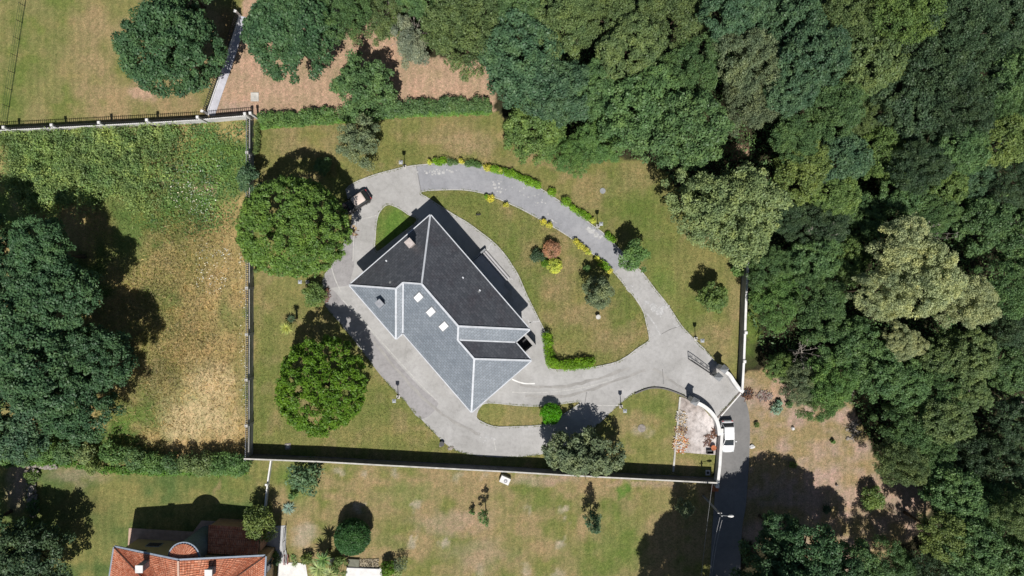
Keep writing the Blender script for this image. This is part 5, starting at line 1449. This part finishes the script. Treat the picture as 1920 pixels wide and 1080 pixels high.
# bare pale branches showing in the wood
def bare_tree(label, px, py, rpx, h, seed, n=9):
    s = K * (1 - h * .7 / H); g = random.Random(seed); R = rpx * s
    t = empty('bare_tree', ((px - 960) * s, (540 - py) * s, 0)); tag(t, label, 'dead tree')
    MB().tube((0, 0, -.05), (0, 0, h * .6), .14, .09, 8).build('trunk', DEADWOOD, t)
    for k in range(n):
        a = 6.283 * k / n + g.uniform(-.3, .3); mb = MB()
        p = Vector((0, 0, h * g.uniform(.35, .6)))
        for j in range(4):
            q_ = p + Vector((math.cos(a) * R / 4, math.sin(a) * R / 4, h * .12 * g.uniform(.4, 1.2))); a += g.uniform(-.5, .5)
            mb.tube(p, q_, .055 - .011 * j, .045 - .011 * j, 5, cap=False)
            for _ in range(3):
                b = a + g.uniform(-1.3, 1.3); e = q_ + Vector((math.cos(b), math.sin(b), .5)) * R * .18; mb.tube(q_, e, .025, .008, 4, cap=False)
            p = q_
        mb.build('branch', DEADWOOD, t)
bare_tree('bare grey branches above the brown bank near top edge', 770, 75, 34, 5.5, 1, 16)
bare_tree('bare forked branches at top edge left of grey bare tree', 722, 12, 26, 7, 2, 6)
bare_tree('bare grey twigs in dark gap left of green bush crown', 1508, 662, 26, 6.5, 3, 10)
bare_tree('bare branches in the right hollow below olive crowns', 1800, 705, 22, 9.5, 4, 8)
bare_tree('bare twigs in dark hollow above pale trees', 1530, 435, 24, 8, 5, 8)
bare_tree('bare twigs poking out above pale group top', 1735, 440, 24, 11, 6, 8)
bare_tree('bare pale branch near right edge of the middle wood', 1905, 432, 22, 11, 7, 5)
bare_tree('bare pale twigs beside top of dirt lot bush', 1575, 740, 16, 5.5, 8, 8)
bare_tree('thin bare branch curling in the lower right hollow', 1898, 775, 24, 9, 9, 4)

# ------------------------------------------------------------------ garden shrubs
shrub('round_bush', 'green round bush in shadow above the huge round tree', 605, 312, 17, T['mid'], 1.9, 31)
shrub('shrub', 'fresh green shrub at left edge of driveway strip', 587, 553, 22, T['bright'], 2.6, 32, ry=26, nl=34)
shrub('round_bush', 'dry rust-brown clipped bush on the inner lawn', 1034, 468, 17.5, T['rust'], 2.1, 33, leaf=.12, dens=130, nl=100, rl=.2, lump=.03, fill=.03)
shrub('round_bush', 'pale yellow-green round bush next to the rust-brown bush', 1040, 498, 14.5, T['chart'], 1.5, 34, leaf=.15, dens=110, nl=80, rl=.22, lump=.03, tone=.8, fill=.03)
shrub('shrub', 'dark green shrub left of the rust-brown bush', 1007, 481, 14, T['dark'], 1.2, 35, lump=.3)
shrub('shrub', 'bright green low shrub between rust-brown and yellow bush', 1023, 493, 9, T['lime'], .8, 36)
shrub('topiary_ball', 'vivid green clipped ball on the small lower island', 1033, 776, 20.5, lin(88, 160, 14, .95), 2.3, 37, leaf=.13, dens=120, nl=170, rl=.17, lump=.01, cat='topiary', tone=.55, fill=.02)
shrub('topiary_dome', 'large dark green clipped dome on the lower lawn', 661, 1006, 33, lin(66, 106, 56, .95), 3.9, 38, leaf=.17, dens=110, nl=480, rl=.15, lump=.005, cat='topiary', fill=.02)
shrub('shrub', 'leafy bright shrub on the dirt lot near its right corner', 1637, 936, 22, T['bright'], 2.4, 39, ry=27, nl=34, tone=.8)
shrub('shrub', 'small green shrub below the conifer top on inner lawn', 1100, 502, 7, T['weed'], 1.6, 40)
shrub('fig_tree', 'loose large-leaved fig tree in corner of the lower lawn', 571, 893, 32, lin(100, 128, 92, .95), 3.6, 41, ry=34, leaf=.34, dens=24, nl=24, rl=.3, lump=.4, cat='tree')
shrub('shrub', 'small green shrub between fig tree and agave', 549, 928, 9, T['weed'], 1.5, 42)
shrub('shrub', 'yellow green spreading shrub beside annex roof of tiled house', 492, 978, 32, T['yell'], 4.4, 43, leaf=.24, dens=60, nl=34, rl=.3, lump=.35, low=0)
shrub('shrub', 'yellow shrub left of the palms at bottom', 575, 1048, 11, T['yell'], 1.4, 44)
shrub('shrub', 'rounded green shrub right of the palms at bottom', 637, 1062, 17, T['bright'], 2.6, 45)
shrub('shrub', 'bright round shrub at bottom right of white terrace', 728, 1066, 15, T['lime'], 2.0, 46)
shrub('shrub', 'thin brownish shrub right of the bright round shrub', 752, 1058, 15, T['grey'], 1.8, 47, leaf=.14, dens=50, lump=.4)
shrub('shrub', 'grey green low shrub at the bottom near thin shrub', 745, 1074, 9, T['sage'], .8, 48)
shrub('shrub', 'dark green shrub against east wall of tiled house', 519, 1052, 8, T['dark'], 1.5, 49)
shrub('shrub', 'green shrub at near corner of tiled house wall', 517, 1040, 6, T['bright'], 1.0, 50)
shrub('shrub', 'pale spiky shrub with stones at top left of dirt lot', 1456, 766, 11, lin(170, 196, 166), .9, 51, leaf=.26, dens=40, lump=.3)
shrub('shrub', 'small pale green shrub above the spiky dirt lot shrub', 1462, 754, 6, lin(150, 190, 160), .7, 52)
shrub('shrub', 'dark green little shrub right of the spiky dirt lot shrub', 1481, 758, 7, T['mid'], .7, 53)
shrub('shrub', 'small green plant in the lower left dirt lot', 1487, 872, 7, T['yell'], .8, 54)
shrub('shrub', 'small plant on dirt lot left of fallen branches', 1562, 828, 4, T['weed'], .6, 55)
shrub('shrub', 'yellowish weed at road side of dirt lot', 1419, 797, 5, T['yell'], .6, 56)
shrub('shrub', 'dark plant by the wall end at dirt lot shadow', 1550, 955, 8, T['dark'], 1.0, 57)
shrub('shrub', 'green shrub leaning over the white-topped wall', 1383, 508, 12, T['weed'], 2.2, 58)
shrub('shrub', 'yellow sprig bush at left lawn under the huge round tree', 481, 507, 5, T['yell'], .9, 59)
shrub('ivy_clump', 'green ivy clump on upper part of dry stone wall', 60, 893, 13, T['bright'], 1.1, 60, ry=16)
shrub('ivy_clump', 'green ivy clump on lower part of dry stone wall', 62, 950, 11, T['mid'], 1.0, 61, ry=20)
shrub('ivy_clump', 'bright shrub at foot of dry stone wall', 48, 985, 14, T['bright'], 1.8, 62, ry=20)
# little round shrubs edging the ring drive, each its own
EDGE = [(804, 304, 6, 'chart', 'first yellow shrub at left end of ring drive outer edge'), (866, 302, 6, 'lemon', 'small golden shrub among outer hedge of ring drive'), (914, 314, 8, 'lemon', 'golden shrub where the outer hedge starts curving'), (938, 320, 6, 'chart', 'yellow green shrub in the curving outer hedge'),
        (911, 370, 5, 'hedge', 'small green shrub next to inner golden shrub'), (920, 372, 8, 'lemon', 'golden shrub on inner edge of ring drive, leftmost inside'), (948, 384, 6, 'lemon', 'lone small golden shrub on the inner ring edge'), (1018, 416, 7, 'lemon', 'golden shrub of the inner pair beside ring drive'), (1030, 422, 7, 'lemon', 'second golden shrub of inner pair beside ring drive'),
        (1080, 454, 7, 'lemon', 'first of five golden shrubs in inner row'), (1087, 460, 7, 'lemon', 'second of five golden shrubs in inner row'), (1093, 464, 6, 'lemon', 'third of five golden shrubs in inner row'), (1099, 469, 6, 'lemon', 'fourth of five golden shrubs in inner row'), (1103, 473, 6, 'chart', 'fifth of five golden shrubs in inner row'),
        (1119, 484, 6, 'chart', 'yellow shrub at top of lower inner hedge'), (1126, 491, 5, 'chart', 'second yellow shrub at top of lower inner hedge'), (1144, 508, 6, 'lemon', 'golden shrub at lower end of the inner hedge'),
        (1035, 361, 9, 'hedge', 'clipped green ball on outer ring edge, upper'), (1061, 379, 10, 'hedge', 'clipped green ball on outer ring edge, lower'), (1112, 413, 6, 'chart', 'yellow green shrub just left of the ring lamp post')]
for i, (x, y, r, tn, lab) in enumerate(EDGE):
    shrub('edging_shrub', lab, x, y, r, T[tn], .75 + .03 * r, 70 + i, leaf=.13, dens=150, nl=14, rl=.42, group='shrubs edging the ring drive', tone=.7 if tn != 'hedge' else .5)
hedge('edging_hedge', 'short clipped hedge at left end of ring drive outer edge', [(816, 305), (836, 304)], .9, 1.0, T['hedge'], 101)
hedge('edging_hedge', 'dark low hedge left of small golden shrub', [(842, 304), (858, 304)], .6, .8, T['mid'], 102)
hedge('edging_hedge', 'green hedge right of small golden shrub on ring drive', [(876, 305), (902, 311)], .8, 1.0, T['weed'], 103)
hedge('edging_hedge', 'long curving clipped hedge on outer edge of ring drive', [(922, 317), (945, 322), (975, 333), (1000, 344), (1012, 350)], .85, 1.0, T['hedge'], 104)
hedge('edging_hedge', 'clipped hedge on outer ring edge left of lamp post', [(1072, 387), (1088, 399), (1106, 409)], .8, .9, T['hedge'], 105)
hedge('edging_hedge', 'short hedge on outer ring edge right of lamp post', [(1138, 440), (1153, 452)], .9, .9, T['hedge'], 106)
hedge('edging_hedge', 'straight clipped hedge at lower end of inner ring edge', [(1127, 492), (1142, 506)], .7, .8, T['hedge'], 107)
hedge('clipped_hedge', 'L-shaped bright hedge at lower corner of inner lawn', [(1026, 628), (1029, 650), (1032, 672), (1036, 681), (1055, 683), (1085, 682), (1117, 679)], 1.3, 1.5, lin(122, 164, 34, .95), 108, leaf=.14)
shrub('round_bush', 'small dark clipped ball at top of the L-shaped hedge', 1026, 622, 5, T['dark'], 1.4, 109, leaf=.1, dens=150, nl=14)
hedge('ivy_hedge', 'ivy hedge along upper garden boundary, left half', [(488, 226), (530, 223), (580, 219), (630, 214)], 1.9, 1.6, T['weed'], 110, leaf=.22, dens=70, rl=.42, wob=.25)
hedge('ivy_hedge', 'ivy hedge along upper garden boundary, right half', [(640, 214), (700, 209), (760, 203), (820, 199), (880, 196), (922, 198)], 1.8, 1.5, T['mid'], 111, leaf=.22, dens=70, rl=.42, wob=.25)
hedge('low_hedge_fringe', 'bright green creeping fringe at foot of ivy hedge', [(486, 237), (560, 232), (640, 225), (760, 215), (860, 211), (922, 210)], .8, .5, lin(126, 172, 82), 112, leaf=.16, dens=90, rl=.2)
hedge('low_hedge', 'narrow yellow green hedge inside the wall corner', [(482, 232), (482, 262), (480, 290)], .5, 1.3, T['yell'], 113)

# mixed hedgerow at the foot of the meadow, bush by bush
HR = [(8, 845, 26, 'weed', 'leftmost'), (48, 848, 24, 'mid', 'second from left'), (85, 846, 24, 'weed', 'third from left'), (125, 848, 22, 'mid', 'fourth from left'), (165, 852, 18, 'sage', 'grey dry fifth'), (215, 850, 24, 'weed', 'sixth, tallest middle'), (180, 872, 16, 'yell', 'yellow low one below the fifth'), (255, 860, 22, 'mid', 'seventh from left'), (290, 866, 22, 'weed', 'eighth from left'), (322, 868, 20, 'mid', 'ninth from left'), (352, 866, 18, 'olive', 'tenth from left'), (382, 868, 22, 'olive', 'third from wall'), (414, 868, 22, 'weed', 'second from wall'), (444, 868, 24, 'weed', 'nearest the railed wall')]
for i, (x, y, r, tn, w) in enumerate(HR):
    shrub('hedgerow_bush', f'bush in the hedgerow below meadow, {w}', x, y, r * 1.05, T[tn], 2.8, 130 + i, leaf=.24, dens=60, nl=24, rl=.34, group='hedgerow below the meadow', lump=.25)
hedge('grass_fringe', 'bright long grass fringe along lower side of hedgerow', [(5, 868), (110, 868), (190, 880), (300, 884), (440, 884), (462, 878)], .9, .5, lin(104, 146, 62), 150, leaf=.24, dens=50, rl=.28)

# rosettes, palms and slim trees
def rosette(name, label, px, py, rpx, tint, h, n, seed, cat, trunk=0.0, wd=.10, droop=.3):
    g = np.random.default_rng(seed); s = K * (1 - (trunk + h * .4) / H); R = rpx * s
    t = empty(name, ((px - 960) * s, (540 - py) * s, 0)); tag(t, label, cat)
    V = []; Q = []; vv = []
    for k in range(n):
        a = k * 2.39996 + g.normal() * .1; e = g.uniform(.1, 1.2); l = R * g.uniform(.75, 1.1); m = 4
        d = np.array([math.cos(a), math.sin(a), 0]); sd = np.array([-math.sin(a), math.cos(a), 0]); b0 = len(V); val = g.uniform(.2, .8)
        for i in range(m + 1):
            f = i / m; p = d * l * f * math.cos(e * .7) + np.array([0, 0, trunk + .05 + h * math.sin(e) * f - droop * h * f * f * 1.5])
            p[2] = max(p[2], .03); w = wd * (1 - f) ** .7 + .005
            V += [p + sd * w, p - sd * w]; vv += [val, val]
            if i: Q.append((b0 + 2 * i - 2, b0 + 2 * i, b0 + 2 * i + 1, b0 + 2 * i - 1))
    me = np_mesh('leaf_rosette', np.array(V), np.array(Q), LEAF, [('v', 'FLOAT', np.array(vv), 'value')])
    c = inst('leaf_rosette', me, t); c.color = (tint[0], tint[1], tint[2], 1)
    MB().tube((0, 0, -.05), (0, 0, trunk + .15), .16 if trunk else .1, .12, 10).build('trunk', BARK, t)
rosette('agave', 'blue grey spiky agave in the lower lawn left corner', 540, 954, 15, lin(150, 176, 160), .9, 60, 1, 'plant', 0, .07)
rosette('yucca', 'pale yellow green yucca with two heads on left lawn', 535, 615, 15, lin(176, 186, 100), 1.2, 90, 2, 'plant', 1.7, .05)
rosette('yucca', 'small green yucca head behind the pale yucca', 545, 598, 9, T['dark'], .8, 50, 3, 'plant', 2.1, .04)
rosette('palm', 'pale green fan palm at bottom, left of pair', 596, 1070, 24, lin(168, 186, 120), 1.4, 60, 4, 'palm', 2.6, .10)
rosette('palm', 'green palm at bottom, upper of pair beside statue', 604, 1052, 20, T['weed'], 1.4, 50, 5, 'palm', 3.2, .09)
rosette('palm', 'pale palm at bottom, right of pair near statue', 618, 1078, 18, lin(180, 190, 130), 1.2, 50, 6, 'palm', 2.0, .09)
rosette('spiky_plant', 'small spiky plant in planter beside toy slide', 549, 1046, 8, T['weed'], .6, 36, 7, 'plant', 0, .04)
rosette('spiky_plant', 'pale spiky plant at edge of white terrace', 552, 1058, 8, T['sage'], .6, 36, 8, 'plant', 0, .04)
def slim(name, label, px, py, h, r, tint, seed, nl=26, rl=.28, cat='tree', leaf=.18, dens=110, low=.15, loose=.2):
    b = P(px, py); t = empty(name, b); tag(t, label, cat); g = np.random.default_rng(seed); L = []
    for k in range(nl):
        f = low + (1 - low) * k / nl; a = g.random() * 6.28; w = r * (1 - f) ** .6 * g.uniform(.3, 1)
        L.append((math.cos(a) * w + loose * math.sin(f * 7 + seed) * .6, math.sin(a) * w + loose * g.normal() * .4, h * f, rl * (1.15 - .5 * f)))
    c = inst('crown', leaf_mesh('crown', np.array(L), dens, leaf, seed, zmin=.05), t); c.color = (tint[0], tint[1], tint[2], 1)
    MB().tube((0, 0, -.05), (0, 0, h * .93), .07, .02, 8).build('trunk', BARK, t)
slim('slim_conifer', 'slender blue green conifer on the lower lawn', 1108, 963, 6.6, 1.1, T['blue'], 1, 40, .34)
slim('sapling', 'thin loose sapling near middle of the lower lawn', 911, 957, 5.0, .8, T['weed'], 2, 22, .26, loose=.5, low=.3)
slim('sapling', 'tiny sapling left of the thin loose sapling', 886, 957, 1.6, .4, T['weed'], 3, 10, .2)
slim('young_tree', 'young grey green tree at right end of lower lawn', 1275, 942, 4.4, 1.3, T['grey'], 4, 34, .40, low=.35, loose=.4)

# ------------------------------------------------------------------ uncountable vegetation
def scatter_stuff(name, label, cat, polys, n, hmin, hmax, size, seed, tints, asp=.5, upright=0.0, holes=(), z0=0.0, edge=0.0):
    g = np.random.default_rng(seed)
    pts = []
    for poly, share in polys:
        xs = [p[0] for p in poly]; ys = [p[1] for p in poly]; need = int(n * share); got = 0
        while got < need:
            x = g.uniform(min(xs), max(xs), need * 2); y = g.uniform(min(ys), max(ys), need * 2)
            m = inpoly(x, y, poly)
            for h in holes: m &= ~inpoly(x, y, h)
            q_ = np.stack([x[m], y[m]], 1)[:need - got]; pts.append(q_); got += len(q_)
            if not len(q_): break
    pts = np.concatenate(pts); m = len(pts)
    if edge:
        pts = pts + (np.stack([vnoise(pts[:, 0] / 16, pts[:, 1] / 16, seed + 5), vnoise(pts[:, 0] / 16, pts[:, 1] / 16, seed + 6)], 1) - .5) * edge + g.normal(0, edge * .12, (m, 2))
        k_ = inpoly(pts[:, 0], pts[:, 1], [(-300, 263), (0, 248), (390, 230), (470, 226), (474, 846), (-300, 846)]); pts = pts[k_]; m = len(pts)
    cl = vnoise(pts[:, 0] / 12, pts[:, 1] / 12, seed)
    z = z0 + hmin + (hmax - hmin) * g.random(m) * (.35 + .9 * cl)
    p = np.stack([(pts[:, 0] - 960) * K, (540 - pts[:, 1]) * K, z], 1)
    nr = g.normal(size=(m, 3)) * np.array([1, 1, .35]) + np.array([0, 0, 1.0 * (1 - upright)])
    nr /= np.linalg.norm(nr, axis=1)[:, None]
    ref = g.normal(size=(m, 3)); ref[:, 2] += upright * 2
    t = ref - nr * (ref * nr).sum(1)[:, None]; t /= np.linalg.norm(t, axis=1)[:, None] + 1e-9
    b = np.cross(nr, t); s = (size * g.uniform(.5, 1.4, m))[:, None]
    V = np.stack([p + t * s * .5, p + b * s * .5 * asp, p - t * s * .5, p - b * s * .5 * asp], 1).reshape(-1, 3)
    w = np.clip(.38 + .38 * (vnoise(pts[:, 0] / 30, pts[:, 1] / 30, seed + 1) - .5) * 2 + .34 * (vnoise(pts[:, 0] / 9, pts[:, 1] / 9, seed + 2) - .5) * 2 + g.normal(0, .15, m), 0, 1)
    o = link(bpy.data.objects.new(name, np_mesh(name, V, np.arange(4 * m).reshape(-1, 4), LEAF, [('v', 'FLOAT', np.repeat(w, 4), 'value')])))
    o.color = tints; tag(o, label, cat, kind='stuff')
    return o
wood_poly = [(930, 120), (1010, 262), (1230, 310), (1330, 440), (1400, 470), (1402, 600), (1440, 690), (1600, 760), (1640, 860), (1760, 930), (1740, 1010), (1560, 1110), (1420, 1040), (1400, 1150), (2050, 1150), (2050, -60), (600, -60), (640, 60), (810, 90), (900, 110)]
scatter_stuff('undergrowth', 'dark green undergrowth of brambles and ferns below the wood', 'undergrowth', [(wood_poly, 1.0)], 90000, .05, 1.6, .34, 201, (*T['mid'][:3], 1))
scatter_stuff('brambles', 'tangled green brambles filling the upper part of meadow', 'brambles', [([(-20, 250), (120, 243), (250, 236), (325, 236), (318, 330), (290, 370), (225, 365), (170, 380), (60, 400), (15, 380), (30, 300)], 1.0)], 40000, .05, 1.9, .25, 202, (*lin(138, 160, 96, .95)[:3], 1), edge=70.0)
scatter_stuff('leafy_weeds', 'bright leafy weeds beside the railed wall in meadow corner', 'weeds', [([(325, 236), (468, 226), (470, 310), (430, 345), (440, 370), (390, 415), (320, 400), (290, 370), (318, 330)], 1.0)], 9000, .02, .45, .26, 203, (*lin(116, 150, 86, .95)[:3], 1), edge=110.0)
scatter_stuff('green_grass', 'rough green grass across middle of the meadow', 'grass', [([(150, 380), (300, 370), (400, 420), (390, 500), (330, 560), (420, 640), (300, 700), (180, 800), (300, 840), (100, 840), (160, 500)], 1.0)], 24000, .02, .4, .34, 204, (*lin(144, 148, 86, .95)[:3], 1), .16, .6, edge=120.0)
scatter_stuff('dry_grass', 'tall golden dry grass along right side of meadow', 'grass', [([(300, 430), (440, 400), (466, 440), (468, 840), (200, 830), (230, 700), (260, 640), (230, 540)], 1.0)], 19000, .02, .5, .42, 205, (*lin(188, 170, 124, .95)[:3], 1), .13, .55, edge=130.0)
scatter_stuff('white_flowers', 'tiny white wild flowers dotted through the meadow', 'flowers', [([(300, 300), (420, 300), (400, 420), (330, 390), (305, 350)], .45), ([(370, 450), (440, 470), (420, 560), (370, 540)], .3), ([(450, 430), (468, 440), (468, 800), (452, 800)], .25)], 700, .35, .6, .13, 206, (.8, .8, .74, 1), .9)
scatter_stuff('lawn_grass', 'short mown garden grass around house and drive', 'grass', [([(478, 240), (930, 212), (1010, 275), (1225, 320), (1380, 480), (1370, 640), (1330, 650), (1265, 575), (1180, 470), (1060, 375), (930, 308), (790, 300), (660, 335), (480, 330)], .42), ([(478, 520), (600, 570), (700, 700), (800, 810), (900, 865), (478, 850)], .28), (isl_main, .30)], 60000, .0, .05, .16, 207, (*lin(128, 126, 76, .9)[:3], 1), .2, .4)

WORN = simple('worn_track', lin(178, 175, 171, .72), .85, .14, .8)
for k_, pts in enumerate(([(975, 722), (1020, 726), (1070, 722), (1120, 710), (1180, 690)], [(985, 742), (1040, 744), (1090, 736), (1150, 716), (1210, 694)], [(1226, 690), (1262, 716), (1300, 742)], [(700, 640), (750, 700), (800, 752), (850, 790), (900, 815)])):
    ribbon('tyre_track', pts, .34, .0565, WORN, drive, jag=.35, seed=40 + k_)
def edge_grass(name, label, loops, n, seed, tint):
    g = np.random.default_rng(seed); pts = []
    for lp in loops:
        a = np.array(lp); b = np.roll(a, -1, 0); ln = np.hypot(*(b - a).T); m = g.choice(len(a), size=int(n * ln.sum() / 2600), p=ln / ln.sum())
        t = g.random(len(m))[:, None]; pts.append(a[m] * (1 - t) + b[m] * t)
    pts = np.concatenate(pts); m = len(pts)
    keep = vnoise(pts[:, 0] / 7, pts[:, 1] / 7, seed) > .38
    pts = pts[keep] + g.normal(0, 1.3, (keep.sum(), 2)); m = len(pts)
    p = np.stack([(pts[:, 0] - 960) * K, (540 - pts[:, 1]) * K, np.full(m, .07)], 1)
    nr = g.normal(size=(m, 3)) * .5 + np.array([0, 0, 1.0]); nr /= np.linalg.norm(nr, axis=1)[:, None]
    t = np.cross(nr, g.normal(size=(m, 3))); t /= np.linalg.norm(t, axis=1)[:, None]; b = np.cross(nr, t)
    sz = g.uniform(.08, .22, m)[:, None]
    V = np.stack([p + t * sz * .5, p + b * sz * .16, p - t * sz * .5, p - b * sz * .16], 1).reshape(-1, 3)
    o = link(bpy.data.objects.new(name, np_mesh(name, V, np.arange(4 * m).reshape(-1, 4), LEAF, [('v', 'FLOAT', np.repeat(g.random(m) * .8, 4), 'value')])))
    o.color = tint; tag(o, label, 'grass', kind='stuff')
edge_grass('edge_grass', 'grass creeping over the edges of the driveway slabs', [outer, isl_left, isl_main, isl_low], 9000, 77, (*lin(112, 122, 66, .9)[:3], 1))

g = np.random.default_rng(55); Lb = []
bp = [(20, 258), (120, 250), (250, 244), (330, 244), (320, 330), (288, 368), (225, 362), (170, 376), (70, 395), (25, 370), (35, 300)]
while len(Lb) < 210:
    x, y = g.uniform(10, 335), g.uniform(242, 395)
    if not inpoly(np.array([x]), np.array([y]), bp)[0]: continue
    hh_ = 1.5 * float(vnoise(np.array([x / 28]), np.array([y / 28]), 56)[0])
    r_ = g.uniform(.35, .8); Lb.append(((x - 960) * K, (540 - y) * K, max(hh_, .1), r_))
mb_ = link(bpy.data.objects.new('bramble_mounds', leaf_mesh('bramble_mounds', np.array(Lb), 52, .24, 57, zmin=.02))); mb_.color = (*lin(124, 152, 88, .95)[:3], 1)
tag(mb_, 'uneven green bramble mounds rising from top of the meadow', 'brambles', kind='stuff')
for k_, lp in enumerate((isl_left, isl_main, isl_low)):
    ribbon('kerb_edge', list(lp) + [lp[0]], .11, .078, PJOINT, drive, sm=False, jag=.12, seed=60 + k_)
ribbon('kerb_edge', outer[:104], .11, .078, PJOINT, drive, sm=False, jag=.12, seed=64)
